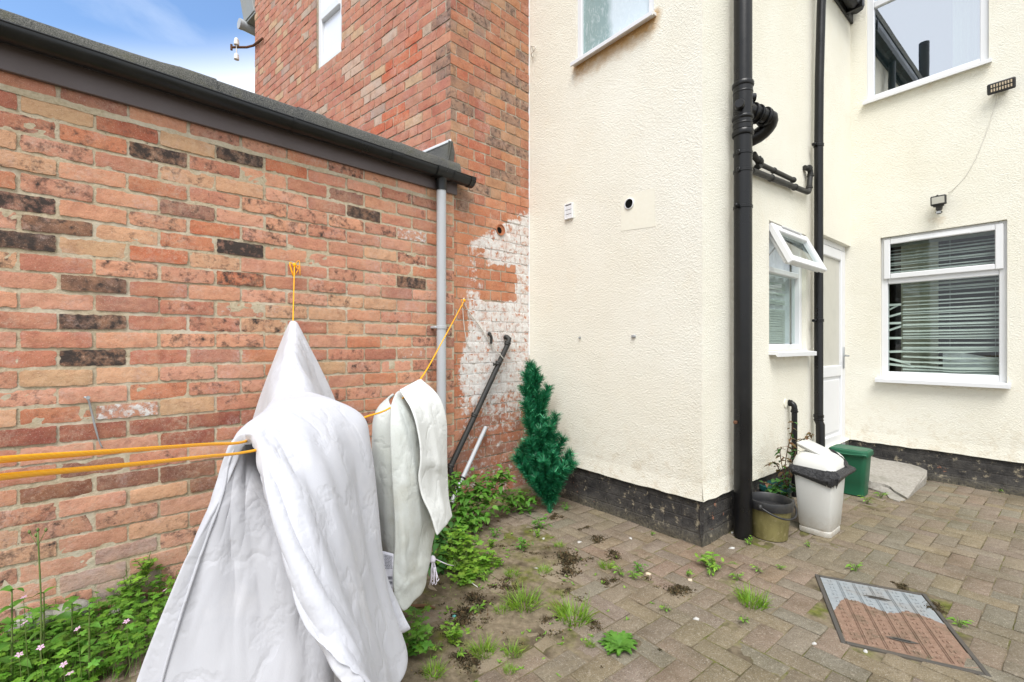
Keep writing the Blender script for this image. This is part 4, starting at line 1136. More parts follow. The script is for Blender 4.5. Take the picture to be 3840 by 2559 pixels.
# leaning pipes by the painted brick
lean = thing('leaning_waste_pipe', 'long black waste pipe slanting down the whitewashed brick', 'waste pipe', WL.at(1688, 1790, .05))
q = lambda x, y, o=.05: WL.at(x, y, o)
mb = MB(); top = q(1908, 1278); bot = q(1690, 1750)
mb.tube([q(1893, 1265, -.02), q(1900, 1265, .035), q(1909, 1270, .05), q(1905, 1290, .05), q(1780, 1560), bot, q(1690, 1768, .06), q(1698, 1795, .06), q(1690, 1990, .06)], .0215, 18)
mb.build('pipe', M['black_old'], lean, auto=40)
dv = (bot-top)
for t_ in (.0, .20, .62, 1.0): one_collar(top.lerp(bot, t_) + (dv.normalized()*.03 if t_ == 0 else Vector()), dv, .0215, .032, .006, M['black_old'], lean)
mb = MB(); k = top.lerp(bot, .205); mb.tube([k-WL.t*.02+WL.n*.01, k-WL.t*.055+WL.n*.012], .008, 8); mb.tube([k-WL.t*.055+WL.n*.012+Vector((0,0,-.012)), k-WL.t*.055+WL.n*.012+Vector((0,0,.014))], .006, 8); mb.build('pipe_clip', M['black_old'], lean)
mb = MB(); k = q(1880, 1336, .075); mb.tube([k+WL.t*-.02+Vector((0,0,.02)), k+WL.t*.022-Vector((0,0,.02))], .004, 6); mb.build('cable_tie', M['white_wire'], lean)
off = thing('grey_pipe', 'offcut of grey pipe leaning on brick behind green weeds', 'pipe', ground(1700, 1880))
mb = MB(); t0, t1 = q(1822, 1602, .035), q(1694, 1885, .14); mb.tube([t0, t1], .0165, 16); mb.build('pipe', M['grey_pvc'], off, auto=40)
mb = MB(); collar(mb, t0.lerp(t1, .70), t1-t0, .017, .014, .007); mb.build('clip', M['black_old'], off)
stub = thing('pipe_stub', 'short bent black pipe stub poking from whitewashed brick', 'pipe', q(1840, 1250))
mb = MB(); mb.tube(catmull([q(1832, 1250, -.01), q(1838, 1256, .03), q(1843, 1268, .035), q(1841, 1290, .03)], 9), .011, 12); tag(mb.build('pipe', M['black_old'], stub, auto=40))
mb = MB(); collar(mb, q(1836,1253,.02), WL.n, .011, .018, .005); mb.build('collar', M['black_old'], stub)
wire = MB(); wire.tube(catmull([q(1741,1118,.02), q(1738,1128,.02), q(1758,1170,.014), q(1800,1225,.012), q(1840,1290,.014), q(1880,1338,.03)], 24), .004, 6)
wire.tube(catmull([q(1741,1118,.02), q(1735,1140,.018), q(1740,1220,.014), q(1752,1290,.012), q(1766,1305,.012)], 16), .0032, 6)
tag(wire.build('loose_cable', M['white_wire'], None, True), 'thin pale cable drooping across the whitewashed brick', 'cable')
wh = MB(); bq = lambda x, y, o=.012: WB.at(x, y, o)
wh.tube(catmull([bq(1990,172,.004), bq(2008,176,.03), bq(2006,186,.035), bq(1992,205,.03), bq(1998,213,.012), bq(1990,170,.004)], 18), .004, 6)
tag(wh.build('wall_hook', M['white_wire'], None, True), 'small bent white hook high on render by red brick edge', 'hook')
for x, y, nm, lb in ((2176, 1267, 'wall_screw', 'small dark screw in render below the white vent'), (2380, 1263, 'wall_bracket', 'tiny metal bracket in render below the extractor hole')):
    s_ = MB(); s_.lathe(bq(x, y, .0), WB.n, [(.009,0),(.009,.008),(.004,.009),(.004,.022)], 10)
    if x > 2300: s_.wbox(WB, WB.hit(x,y)[0]-.022, WB.hit(x,y)[0]+.012, WB.hit(x,y)[1]-.008, WB.hit(x,y)[1]+.012, .001, .012, .003)
    tag(s_.build(nm, M['metal'], None, auto=40), lb, 'fixing')

# nail and wire in the left wall
nw = thing('nail_and_wire', 'grey nail in the brick wall with a dangling wire', 'wire', WL.at(325, 1500, .02))
mb = MB(); mb.tube([WL.at(328,1497,.008), WL.at(330,1492,.045)], .005, 8); mb.lathe(WL.at(330,1492,.045), WL.n, [(.008,-.002),(.008,.004)], 10); mb.build('nail', M['metal'], nw)
mb = MB(); mb.tube(catmull([WL.at(315,1490,.03), WL.at(330,1497,.035), WL.at(342,1540,.028), WL.at(355,1595,.026), WL.at(372,1655,.024), WL.at(384,1680,.022)], 20), [.0042]*14+[.003]*6, 6); mb.build('wire', M['metal'], nw, True)

# lights on the back wall
fl = thing('floodlight', 'flat black LED floodlight with cable on upper cream wall', 'floodlight', WR.at(3755, 325, .06))
mb = MB(); cq = [WR.at(3700,304,.06), WR.at(3811,291,.06), WR.at(3811,338,.10), WR.at(3698,361,.10)]
u = ((cq[1]-cq[0])+(cq[2]-cq[3]))*.5; v = ((cq[3]-cq[0])+(cq[2]-cq[1]))*.5; cn = sum(cq, Vector())/4
u = WR.t*.165; v = (Vector((0,0,-1))*.085 + WR.n*-.02); nq = v.cross(u).normalized()
if nq.dot(WR.n) < 0: nq = -nq
c_ = cn - u/2 - v/2
mb.box(c_ - nq*.022, u, v, nq*.024, .008); mb.build('case', M['lamp_black'], fl)
mb = MB()
for i in range(8):
    for j in range(2):
        mb.box(c_ + u*(.14+i*.098) + v*(.16+j*.38) + nq*.0025, u*.055, v*.26, nq*.003, .001)
mb.build('led_panel', M['paper_cream'], fl)
mb = MB(); mb.box(cn - nq*.022 - u*.25, u*.5, v*.16, -WR.n*.06); mb.build('mount', M['lamp_black'], fl)
mb = MB(); mb.tube(catmull([WR.at(3742,355,.05), WR.at(3738,372,.012), WR.at(3726,410,.004), WR.at(3705,480,.004), WR.at(3668,575,.004), WR.at(3625,655,.004), WR.at(3580,705,.004), WR.at(3556,724,.03)], 30), .0028, 5)
tag(mb.build('lamp_cable', M['white_wire'], None, True), 'thin cable looping down the cream wall between two floodlights', 'cable')
fl2 = thing('security_light', 'black security floodlight with motion sensor over the blind window', 'floodlight', WR.at(3515, 760, .05))
c2 = WR.at(3518, 752, .09); u = WR.t*.105; v = Vector((0,0,-1))*.085 - WR.n*.012; nq = v.cross(u).normalized(); nq = nq if nq.dot(WR.n) > 0 else -nq
k0 = c2-u/2-v/2
mb = MB(); mb.box(k0 - nq*.035, u, v, nq*.04, .007); mb.box(k0 + u*.15+v*1.0-nq*.04, u*.7, v*.14, nq*.04, .004); mb.tube([k0+u*.45+nq*.0, k0+u*.45-v*.08], .006, 8); mb.build('case', M['lamp_black'], fl2)
mb = MB(); mb.box(k0 + u*.10+v*.14+nq*.0055, u*.8, v*.68, nq*.003, .001); mb.build('lens', M['obscure_door'], fl2)
mb = MB(); mb.box(k0 + u*.3 + v*1.02 - nq*.055 , u*.4, v*.5, nq*.045, .006); mb.tube([k0+u*.5+v*.7-nq*.03, k0+u*.5+v*1.1-WR.n*.10], .02, 10); mb.build('mount', M['lamp_black'], fl2)
mb = MB(); mb.box(k0 + u*.32 + v*1.55 - nq*.03, u*.42, v*.36, nq*.05, .012); sn = mb.build('sensor', M['lamp_black'], fl2)
mb = MB(); mb.box(k0 + u*.38 + v*1.63 + nq*.0205, u*.3, v*.22, nq*.003, .001); mb.build('sensor_window', M['grey_pvc'], sn)
# ------------------------------------------------------------------ washing on the lines
def smooth_grid(rows, ncol, nrow):
    """rows: sections of 3D points -> dense grid through them"""
    A = [catmull(r_, ncol) for r_ in rows]
    A = np.array(A); out = np.zeros((nrow, ncol, 3))
    for j in range(ncol): out[:, j] = catmull(A[:, j], nrow)
    return out
def grid_normals(G):
    du = np.gradient(G, axis=1); dv = np.gradient(G, axis=0)
    n = np.cross(du, dv); return n/np.maximum(np.linalg.norm(n, axis=2, keepdims=True), 1e-9)
def blur(A, k):
    for _ in range(k):
        B = A.copy(); B[1:-1] = (A[:-2]+2*A[1:-1]+A[2:])/4
        C = B.copy(); C[:,1:-1] = (B[:,:-2]+2*B[:,1:-1]+B[:,2:])/4; A = C
    return A
def folds(G, lst, wrinkle=0.0, sc=7, seed=0):
    """lst: (u0,v0,u1,v1,width,height) raised soft folds in grid coordinates 0..1; plus crumple"""
    N = grid_normals(G); nr, nc = G.shape[:2]
    U, V = np.meshgrid(np.linspace(0,1,nc), np.linspace(0,1,nr))
    D = np.zeros((nr, nc))
    for u0, v0, u1, v1, w, h in lst:
        du, dv = u1-u0, v1-v0; L2 = du*du+dv*dv
        t = np.clip(((U-u0)*du+(V-v0)*dv)/L2, 0, 1)
        dd = np.hypot(U-u0-t*du, V-v0-t*dv)
        D += h*np.exp(-(dd/w)**2)*(1-.55*np.abs(2*t-1)**3)
    if wrinkle:
        for i in range(nr):
            for j in range(nc):
                p = G[i, j]
                q = mnoise.noise(Vector((p[0]*sc, p[1]*sc, p[2]*sc*.7+seed)))
                q2 = mnoise.noise(Vector((p[0]*sc*2.3+9, p[1]*sc*2.3, p[2]*sc*1.4+seed)))
                D[i, j] += wrinkle*((1-abs(q)*2.2) + .45*(1-abs(q2)*2.2)) - wrinkle*.9
    return G + N*D[..., None]
def cloth_obj(name, grids, mats, thick, parent=None, lvl=1):
    mb = MB()
    for g, m in grids:
        mb.mat = m; mb.grid([[tuple(p) for p in r_] for r_ in g])
    o = mb.build(name, mats, parent, True)
    s_ = o.modifiers.new('thickness', 'SOLIDIFY'); s_.thickness = thick; s_.offset = 0; s_.use_even_offset = False
    if lvl:
        s2 = o.modifiers.new('soft', 'SUBSURF'); s2.levels = lvl; s2.render_levels = lvl
    return o
duvet_px = [
 [(455,2760,1.03),(535,2500,1.04),(690,2110,1.05),(815,1850,1.065),(893,1668,1.09),(925,1650,1.09),(957,1668,1.06),(992,1830,1.01),(1062,2075,.965),(1150,2350,.93),(1265,2490,.90),(1345,2580,.90)],
 [(740,2790,1.05),(770,2500,1.06),(835,2110,1.07),(890,1850,1.09),(916,1640,1.15),(955,1612,1.16),(1010,1635,1.12),(1060,1800,1.05),(1130,2040,.99),(1215,2290,.955),(1310,2480,.93),(1385,2620,.93)],
 [(930,2780,1.075),(945,2480,1.085),(960,2110,1.10),(960,1820,1.14),(944,1612,1.29),(1030,1566,1.28),(1120,1585,1.22),(1180,1740,1.16),(1230,1990,1.11),(1290,2260,1.08),(1350,2480,1.05),(1410,2680,1.05)],
 [(1120,2720,1.11),(1125,2430,1.12),(1105,2100,1.15),(1050,1820,1.24),(985,1576,1.52),(1100,1520,1.50),(1230,1535,1.40),(1292,1660,1.34),(1325,1920,1.31),(1362,2200,1.29),(1410,2430,1.27),(1465,2600,1.27)],
 [(1215,2560,1.24),(1210,2300,1.26),(1180,2060,1.32),(1110,1780,1.50),(1030,1515,1.80),(1150,1487,1.72),(1330,1556,1.53),(1370,1665,1.50),(1398,1900,1.48),(1412,2060,1.47),(1440,2230,1.45),(1500,2420,1.45)],
 [(950,2300,1.86),(962,2100,1.87),(975,1920,1.88),(995,1700,1.89),(1042,1478,1.90),(1090,1462,1.88),(1160,1500,1.84),(1215,1590,1.82),(1235,1720,1.82),(1245,1850,1.82),(1252,1980,1.82),(1260,2100,1.82)],
 [(940,2020,2.10),(958,1860,2.10),(975,1680,2.10),(1010,1480,2.11),(1066,1344,2.12),(1088,1332,2.11),(1112,1350,2.10),(1160,1440,2.09),(1205,1580,2.09),(1235,1720,2.09),(1248,1860,2.09),(1255,1980,2.09)],
 [(938,1820,2.30),(952,1720,2.30),(980,1580,2.30),(1030,1405,2.31),(1080,1290,2.32),(1096,1280,2.32),(1112,1292,2.31),(1150,1370,2.30),(1195,1470,2.30),(1235,1560,2.30),(1262,1640,2.30),(1278,1720,2.30)],
 [(935,1640,2.44),(955,1580,2.44),(990,1475,2.44),(1045,1330,2.44),(1089,1225,2.45),(1101,1210,2.45),(1113,1226,2.45),(1148,1295,2.44),(1185,1365,2.44),(1222,1440,2.44),(1252,1510,2.44),(1270,1560,2.44)]]
rows = [[at(*p) for p in r_] for r_ in duvet_px]
G = smooth_grid(rows, 110, 124); G = blur(G, 2)
rc = random.Random(41); cre = []
for _ in range(26):          # long soft drapes following the fall of the cloth
    left = rc.random() < .42
    u0 = rc.uniform(.04,.32) if left else rc.uniform(.58,.90); v0 = rc.uniform(0,.50 if left else .42)
    L = rc.uniform(.10,.24); a = rc.gauss(0, .35)
    cre.append((u0, v0, u0+L*math.cos(a), v0+L*math.sin(a)+.02, rc.uniform(.008,.020), rc.choice([-1,1,1])*rc.uniform(.001,.0032)))
for _ in range(150):         # small crumples, mostly slanting across it
    left = rc.random() < .45
    u0 = rc.uniform(.02,.36) if left else rc.uniform(.56,.98); v0 = rc.uniform(0,.46 if left else .40)
    L = rc.uniform(.025,.085); a = rc.choice([.9,1.2,-1.0,-.8,.6])+rc.gauss(0,.3)
    cre.append((u0, v0, u0+L*math.cos(a), v0+L*.6*math.sin(a), rc.uniform(.0045,.008), rc.choice([-1,1])*rc.uniform(.0012,.0030)))
for _ in range(40):          # gathers over the back line
    u0 = rc.uniform(.36,.58); v0 = rc.uniform(.62,.95); L = rc.uniform(.04,.14)
    cre.append((u0, v0, u0+L*rc.choice([-1,1]), v0+rc.uniform(-.03,.03), rc.uniform(.010,.018), rc.choice([-1,1])*rc.uniform(.001,.004)))
G = folds(G, [
 (.62,.02,.80,.10,.012,.010),(.66,.03,.86,.13,.012,.008),(.74,.04,.93,.16,.014,.008),
 (.56,.02,.70,.20,.018,.009),(.60,.10,.95,.24,.03,.012),(.60,.22,.97,.34,.03,.015),(.62,.30,.98,.42,.028,.015),
 (.34,.03,.14,.20,.030,.010),(.30,.02,.05,.12,.03,.008),(.20,.10,.10,.38,.04,.010),(.36,.10,.06,.34,.03,.008),
 (.44,.18,.50,.42,.03,.010),(.50,.14,.54,.44,.03,.008),
 (.40,.77,.60,.79,.028,.012),(.40,.66,.62,.70,.02,.013),(.42,.86,.58,.88,.02,.004),(.36,.60,.30,.82,.03,.012),(.64,.64,.72,.84,.03,.012)] + cre, .0012, 4.0)
nvr, nvc = G.shape[:2]
G2 = G.copy()
duv = cloth_obj('duvet', [(G, 0)], [M['duvet']], .030)
tag(duv, 'big white duvet slung over two yellow washing lines', 'duvet')
# hem tape along the front edge of the left half and the turned corner behind
mb = MB(); hem = []
for j in range(0, 40):
    p, q = Vector(G[0, j]), Vector(G[5, j]); hem.append(p.lerp(q, 1.2))
mb.tube([p + Vector((.004,-.016,0)) for p in hem], .0035, 6); mb.build('hem_seam', M['duvet'], duv, True)
cr = [[(1388,1830,1.50),(1398,1990,1.50),(1420,2130,1.50),(1470,2392,1.50)],[(1394,1960,1.515),(1405,2060,1.515),(1433,2185,1.515),(1495,2384,1.51)],[(1398,2000,1.53),(1416,2085,1.53),(1450,2205,1.53),(1520,2373,1.525)],[(1402,2030,1.54),(1426,2115,1.54),(1470,2240,1.54),(1543,2360,1.535)]]
Gc = folds(smooth_grid([[at(*p) for p in r_] for r_ in cr], 14, 12), [(.1,.2,.9,.6,.08,.012)])
cloth_obj('hanging_corner', [(Gc, 0)], [M['duvet']], .022, duv)
ci = [[(1085,2180,1.42),(1120,2380,1.42),(1160,2640,1.42)],[(1150,2180,1.40),(1200,2380,1.40),(1260,2640,1.40)],[(1240,2220,1.36),(1300,2400,1.36),(1345,2640,1.36)],[(1330,2300,1.33),(1400,2480,1.33),(1430,2680,1.33)],[(1420,2330,1.36),(1465,2480,1.36),(1494,2680,1.36)]]
Gi = folds(smooth_grid([[at(*p) for p in r_] for r_ in ci], 16, 16), [(.1,.3,.9,.4,.06,.014),(.1,.6,.95,.65,.06,.014)])
cloth_obj('inner_fold', [(Gi, 0)], [M['duvet']], .022, duv)

# towelling mat over the right hand line
tl_ = [  # left drop, seen from inside through the open front
 [(1470,1527,1.72),(1486,1590,1.72),(1496,1760,1.71),(1500,1930,1.70),(1500,2085,1.69)],
 [(1458,1506,1.76),(1425,1570,1.73),(1430,1760,1.71),(1445,1950,1.70),(1462,2085,1.70)],
 [(1462,1490,1.84),(1408,1560,1.81),(1402,1740,1.80),(1415,1920,1.79),(1440,2080,1.79)],
 [(1478,1475,1.92),(1416,1550,1.92),(1402,1720,1.92),(1412,1900,1.92),(1425,2060,1.92)]]
tm_ = [  # right drop, fleece side
 [(1469,1523,1.70),(1462,1600,1.66),(1468,1780,1.64),(1480,1990,1.62),(1474,2150,1.60),(1476,2235,1.60)],
 [(1476,1492,1.75),(1505,1590,1.68),(1522,1790,1.66),(1520,2000,1.64),(1500,2180,1.62),(1514,2293,1.62)],
 [(1488,1470,1.82),(1545,1590,1.75),(1570,1790,1.73),(1568,2000,1.71),(1550,2140,1.69),(1552,2252,1.69)],
 [(1505,1462,1.90),(1570,1600,1.83),(1600,1800,1.80),(1605,1960,1.78),(1596,2100,1.77),(1588,2208,1.77)],
 [(1530,1450,1.97),(1600,1610,1.93),(1635,1800,1.91),(1636,1930,1.89),(1618,2030,1.88),(1606,2085,1.87)]]
tf_ = [  # folded-back flap, paler reverse
 [(1497,1462,1.79),(1545,1540,1.715),(1572,1640,1.695),(1578,1720,1.69),(1568,1790,1.69),(1582,1860,1.69),(1618,1940,1.69),(1640,2010,1.69)],
 [(1530,1444,1.86),(1578,1530,1.79),(1605,1640,1.77),(1618,1720,1.765),(1614,1790,1.76),(1622,1860,1.76),(1646,1925,1.755),(1660,1985,1.755)],
 [(1560,1428,1.94),(1612,1510,1.87),(1640,1620,1.85),(1650,1720,1.84),(1650,1790,1.835),(1656,1850,1.83),(1668,1905,1.825),(1680,1960,1.825)],
 [(1577,1421,2.02),(1645,1488,1.96),(1672,1570,1.94),(1676,1690,1.93),(1677,1780,1.925),(1681,1850,1.92),(1688,1895,1.915),(1696,1938,1.915)]]
def G3(t, a, b, fl, w): return folds(smooth_grid([[at(*p) for p in r_] for r_ in t], a, b), fl, w, 9, 3)
mat_ = thing('bath_mat', 'grey white fleecy mat folded over the line with a pale backing flap', 'mat', at(1540, 1480, 1.85))
cloth_obj('fleece_side', [(G3(tl_, 30, 18, [(.2,.2,.9,.5,.06,.006)], .004), 0), (G3(tm_, 40, 26, [(.15,.2,.6,.55,.03,.006),(.5,.1,.95,.4,.05,.010),(.7,.1,.85,.9,.03,.007),(.8,.05,.9,.95,.03,.007),(.2,.7,.75,.9,.06,.012)], .004), 0)], [M['fleece']], .011, mat_)
cloth_obj('backing_flap', [(G3(tf_, 40, 22, [(.1,.5,.9,.55,.09,.006),(.45,.1,.5,.9,.04,.005)], .003), 0)], [M['backing']], .008, mat_)
# care label with its print
lb = [[(1419,2062,1.60),(1424,2130,1.60),(1440,2190,1.60),(1462,2232,1.60)],[(1476,2078,1.605),(1475,2130,1.605),(1474,2190,1.605),(1473,2226,1.605)]]
GL = smooth_grid([[at(*p) for p in r_] for r_ in lb], 16, 10)
cl = cloth_obj('care_label', [(GL, 0)], [M['label']], .0015, mat_, 0)
mb = MB(); NL = grid_normals(GL); sgn = -1 if NL[5,8][1] > 0 else 1
def lp(u, v):
    i, j = v*9, u*15; a, b = int(min(i,8)), int(min(j,14)); f, g = i-a, j-b
    p = GL[a,b]*(1-f)*(1-g)+GL[a+1,b]*f*(1-g)+GL[a,b+1]*(1-f)*g+GL[a+1,b+1]*f*g
    return Vector(p) + Vector(NL[a,b])*sgn*.0022
r = random.Random(8)
for k in range(12):
    u = .06+.03*k
    if k > 9: u += .38
    v0 = .38+r.random()*.1; 
    for q in range(4):
        v1 = min(.94, v0+r.uniform(.06,.16)); mb.add([lp(u,v0), lp(u,v1), lp(u+.012,v1), lp(u+.012,v0)], [(0,1,2,3)]); v0 = v1+.03
        if v0 > .88: break
for row in (.50,.60):
    for k in range(5):
        v = .30+.13*k; pts = [lp(row, v), lp(row, v+.09), lp(row+.06, v+.09), lp(row+.06, v)]
        mb.tube(pts, .0006, 4, False, True)
        mb.tube([pts[0], pts[2]], .0006, 4, False)
mb.build('print', M['ink'], cl)
# knotted white string at the mat's corner
mb = MB(); r = random.Random(2); kc = at(1622, 2098, 1.84)
for k in range(9):
    a = r.uniform(-.02,.02); pts = [kc, kc+Vector((a*.5, r.uniform(-.01,.01), -.03)), kc+Vector((a, r.uniform(-.01,.01), -.065+r.uniform(-.02,.01))), kc+Vector((a+r.uniform(-.012,.012), 0, -.085+r.uniform(-.02,.015)))]
    if k % 2: pts += [pts[-1]+Vector((.008,0,.004)), pts[1]+Vector((.01,0,0))]
    mb.tube(catmull(pts, 10), .0018, 5)
mb.lathe(kc-Vector((0,0,.014)), (0,0,1), [(.003,0),(.012,.006),(.014,.014),(.010,.024),(.002,.030)], 10)
mb.tube(catmull([kc+Vector((0,0,.006)), at(1650,2105,1.88), at(1680,2118,1.95), ground(1702,2122,.06)], 10), .0022, 5)
tag(mb.build('knotted_string', M['string'], None, True), 'bunch of knotted white string hanging beside the mat above green weeds', 'string')

# the two lines
def behind(a, b, n=26):
    a, b = Vector(a), Vector(b); d = a-b
    return [a + d*k + Vector((-.0022*k*k, 0, .0004*k*k)) for k in range(n, 0, -1)]
l1 = behind(at(-260,1765,.30), at(0,1725,.38)) + [at(-260,1765,.30), at(0,1725,.38), at(420,1694,.56), at(760,1668,.86), at(920,1656,1.08), at(985,1612,1.5), at(1045,1520,1.85), at(1076,1385,2.12), at(1092,1310,2.30), at(1098,1228,2.46), at(1101,1120,2.58), WL.at(1104,995,.03)]
l2 = behind(at(-260,1840,.30), at(0,1790,.38)) + [at(-260,1840,.30), at(0,1790,.38), at(420,1750,.55), at(760,1714,.82), at(950,1691,1.05), at(1230,1625,1.30), at(1362,1568,1.5), at(1472,1524,1.72), at(1578,1421,2.04), at(1662,1275,2.6), WL.at(1741,1128,.03)]
def line(name, pts, label, knot):
    t = thing(name, label, 'washing line', pts[-1])
    mb = MB(); mb.tube(catmull(pts, 190), .0032, 8); mb.build('cord', M['rope'], t, True)
    mb = MB(); k = Vector(pts[-1]); r = random.Random(len(label))
    mb.lathe(k-Vector((0,0,.012)), (0,0,1), [(.002,0),(.009,.006),(.010,.016),(.003,.026)], 8)
    for q in range(knot): mb.tube(catmull([k, k+WL.t*r.uniform(-.03,.035)+Vector((0,0,r.uniform(-.01,.03))), k+WL.t*r.uniform(-.04,.045)+Vector((0,0,r.uniform(-.09,-.02)))+WL.n*.01], 8), .0022, 5)
    mb.build('knot', M['rope'], t, True)
    mb = MB(); mb.tube([k-WL.n*.03, k+WL.n*.008], .004, 8); mb.build('hook', M['metal'], t)
line('washing_line', l1, 'yellow washing line tied to the brick wall above the duvet', 5)
line('washing_line', l2, 'yellow washing line tied by the painted brick and carrying the mat', 1)

# ------------------------------------------------------------------ artificial tree
tree = thing('artificial_tree', 'folded green artificial tree propped in the corner', 'artificial tree', ground(2063, 1922))
ax = [ground(2063, 1925), at(2052,1800,3.52), at(2030,1640,3.60), at(2012,1500,3.68), at(1992,1375,3.76)]
mb = MB(); mb.tube(catmull(ax, 14), .012, 8); mb.build('trunk', M['needle'], tree, True)
A = catmull(ax, 60)
def needles(mb, path, rad, n, r, up):
    P = [Vector(p) for p in path]
    for _ in range(n):
        t = r.random()*(len(P)-1); i = min(int(t), len(P)-2); p = P[i].lerp(P[i+1], t-i)
        d = (P[i+1]-P[i]).normalized()
        v = Vector((r.gauss(0,1), r.gauss(0,1), r.gauss(0,1))); v = (v-d*v.dot(d)).normalized()
        v = (v + d*r.uniform(.1,1.0) + Vector((0,0,up))).normalized()
        L = rad*r.uniform(.65,1.15); w = v.cross(Vector((r.gauss(0,1), r.gauss(0,1), r.gauss(0,1)))).normalized()*.0021
        f = r.uniform(.55,1.5); c = (f*r.uniform(.8,1.2), f, f*r.uniform(.8,1.3), 0)
        if r.random() < .04: c = (12, 5, 6, 0)
        mb.add([p-w, p+w, p+v*L+w*.4+d*L*.1, p+v*L-w*.4+d*L*.1], [(0,1,2,3)], c)
tips = [((2035,1800),(1935,1700),3.36),((2040,1800),(2148,1722),3.34),((2040,1820),(1960,1735),3.34),((2045,1820),(2110,1745),3.30),((2035,1780),(1985,1640),3.36),((2040,1780),(2110,1632),3.44),((2050,1830),(2040,1720),3.26),
 ((2050,1840),(2080,1760),3.28),((2050,1850),(2010,1780),3.30),((2030,1700),(1975,1560),3.46),((2030,1700),(2084,1545),3.54),((2025,1690),(2060,1590),3.42),((2020,1640),(1966,1500),3.52),((2015,1590),(2044,1470),3.58),((2012,1560),(1964,1440),3.60),
 ((2010,1530),(2056,1440),3.64),((2005,1500),(1970,1390),3.64),((2000,1470),(2010,1375),3.66),((1996,1440),(1985,1355),3.72),((2060,1880),(2050,1820),3.40),((2060,1870),(2085,1800),3.36),((2040,1760),(2140,1690),3.42),((2035,1740),(1948,1672),3.44),((2030,1720),(2024,1600),3.38),((2000,1420),(2025,1405),3.68)]
r = random.Random(21)
tips += [((2045,1840),(2005,1700),3.34),((2045,1840),(2075,1690),3.34),((2035,1800),(2060,1660),3.38),((2030,1760),(2000,1640),3.42),((2025,1700),(2045,1560),3.46),((2020,1660),(1990,1520),3.54),((2012,1600),(2020,1470),3.58),((2008,1540),(1990,1420),3.66),((2050,1850),(1955,1715),3.38),((2050,1850),(2125,1735),3.36),((2040,1800),(1970,1650),3.42),((2040,1780),(2080,1620),3.44)]
for (a, b), (c, d_), dep in tips:
    mb = MB(); da = 3.50 + (1900-b)/550*.24
    p0, p1 = at(a, b, da), at(c, d_+12, dep+.04); m_ = p0.lerp(p1, .5) + Vector((0,-.03,-.03))
    path = catmull([p0, m_, p1], 8); L = (p1-p0).length
    mb.tube(path, .004, 5)
    needles(mb, path, .060 if L > .12 else .050, int(520+2000*L), r, .1)
    mb.build('branch', M['needle'], tree)
mb = MB(); needles(mb, A[:16], .026, 700, r, 0); needles(mb, A[16:], .060, 3400, r, .1); mb.build('trunk_tinsel', M['needle'], tree)

# ------------------------------------------------------------------ bins, bucket, pot
def rrect(c, e1, e2, a, b, ch, z, n=3, bulge=0):
    """rounded rectangle outline, half sizes a (along e1) and b (along e2)"""
    pts = []
    for sx, sy, a0 in ((1,1,0),(-1,1,90),(-1,-1,180),(1,-1,270)):
        for k in range(n+1):
            t = R(a0+90*k/n); pts.append(c + e1*(sx*(a-ch)+ch*math.cos(t)) + e2*(sy*(b-ch)+ch*math.sin(t)) + Vector((0,0,z)))
    return pts
n_, t_ = WS.n, WS.t
def rloft(mb, c, e1, e2, secs, cap0=True, cap1=True, n=3):
    rows = [rrect(c + (s[4] if len(s) > 4 else Vector()), e1, e2, s[0], s[1], s[2], s[3], n) for s in secs]
    mb.grid(rows, closed=True); m = len(rows[0])
    if cap0: mb.add(rows[0], [tuple(range(m-1,-1,-1))])
    if cap1: mb.add(rows[-1], [tuple(range(m))])
bc = ground(3117,2026) - n_*.102 + t_*.122; bc.z = 0
wb = thing('pedal_bin', 'tall white plastic bin lined with a black bin bag', 'bin', bc)
mb = MB(); rloft(mb, bc, n_, t_, [(.092,.112,.03,0),(.094,.114,.03,.004),(.094,.114,.03,.032),(.088,.108,.03,.035),(.092,.112,.035,.042),(.099,.119,.04,.052),(.118,.140,.045,.36),(.121,.143,.045,.41)], n=2); mb.build('body', M['bin_white'], wb, auto=35)
mb = MB(); up = Vector((0,0,1))
rloft(mb, bc, n_, t_, [(.128,.150,.045,.400),(.129,.151,.045,.43),(.124,.146,.05,.465),(.112,.134,.05,.50),(.090,.115,.045,.525),(.070,.095,.04,.535)], n=3); ld = mb.build('lid', M['bin_white'], wb, auto=50)
mb = MB(); 
f0 = bc + up*.570 - t_*.105 - n_*.115
mb.box(f0, n_*.215+up*-.085, t_*.19+up*-.01, up*.036 + n_*.014, .016); mb.build('swing_flap', M['bin_white'], ld, auto=50)
mb = MB(); rows = []; r = random.Random(5); NB = 72
base = rrect(bc, n_, t_, .124, .146, .045, 0, 17)
NB = len(base)
for k in range(9):
    row = []
    for i, p in enumerate(base):
        th_ = i/NB*math.tau; out = (p-bc); out.z = 0; out.normalize()
        low = .385 + .022*nz(math.cos(th_)*1.7+4, math.sin(th_)*1.7) + .02*nz(math.cos(th_)*6, math.sin(th_)*6, 3)
        droop = max(0, 1-abs((out.dot((n_*.6-t_*.8)))-1)*2.2)*.042
        z = .446 + (low-droop-.446)*k/8
        o = .006 + .020*math.sin(math.pi*min(1,k/8*1.02))*(1+.8*nz(th_*3.5, k*.45, 7)) + max(0, out.dot(t_*.7+n_*.7)-.5)*.06*math.sin(math.pi*k/8)
        row.append(p + out*o + up*(z + .007*nz(th_*9, k*.9, 2)))
    rows.append(row)
mb.grid(rows, closed=True)
mb.build('bin_bag', M['bag'], wb, True)
mb = MB(); rows = []
for i in range(9):
    a = i/8; rows.append([bc + n_*(.055+.055*math.sin(a*3.1)) + t_*(.02+.13*a-.02*math.cos(b*5)) + up*(.56-.10*a-.075*b+.012*nz(a*4,b*4)) + n_*(.035*b) for b in np.linspace(0,1,9)])
mb.grid(rows); mb.build('loose_bag', M['bag'], wb, True)

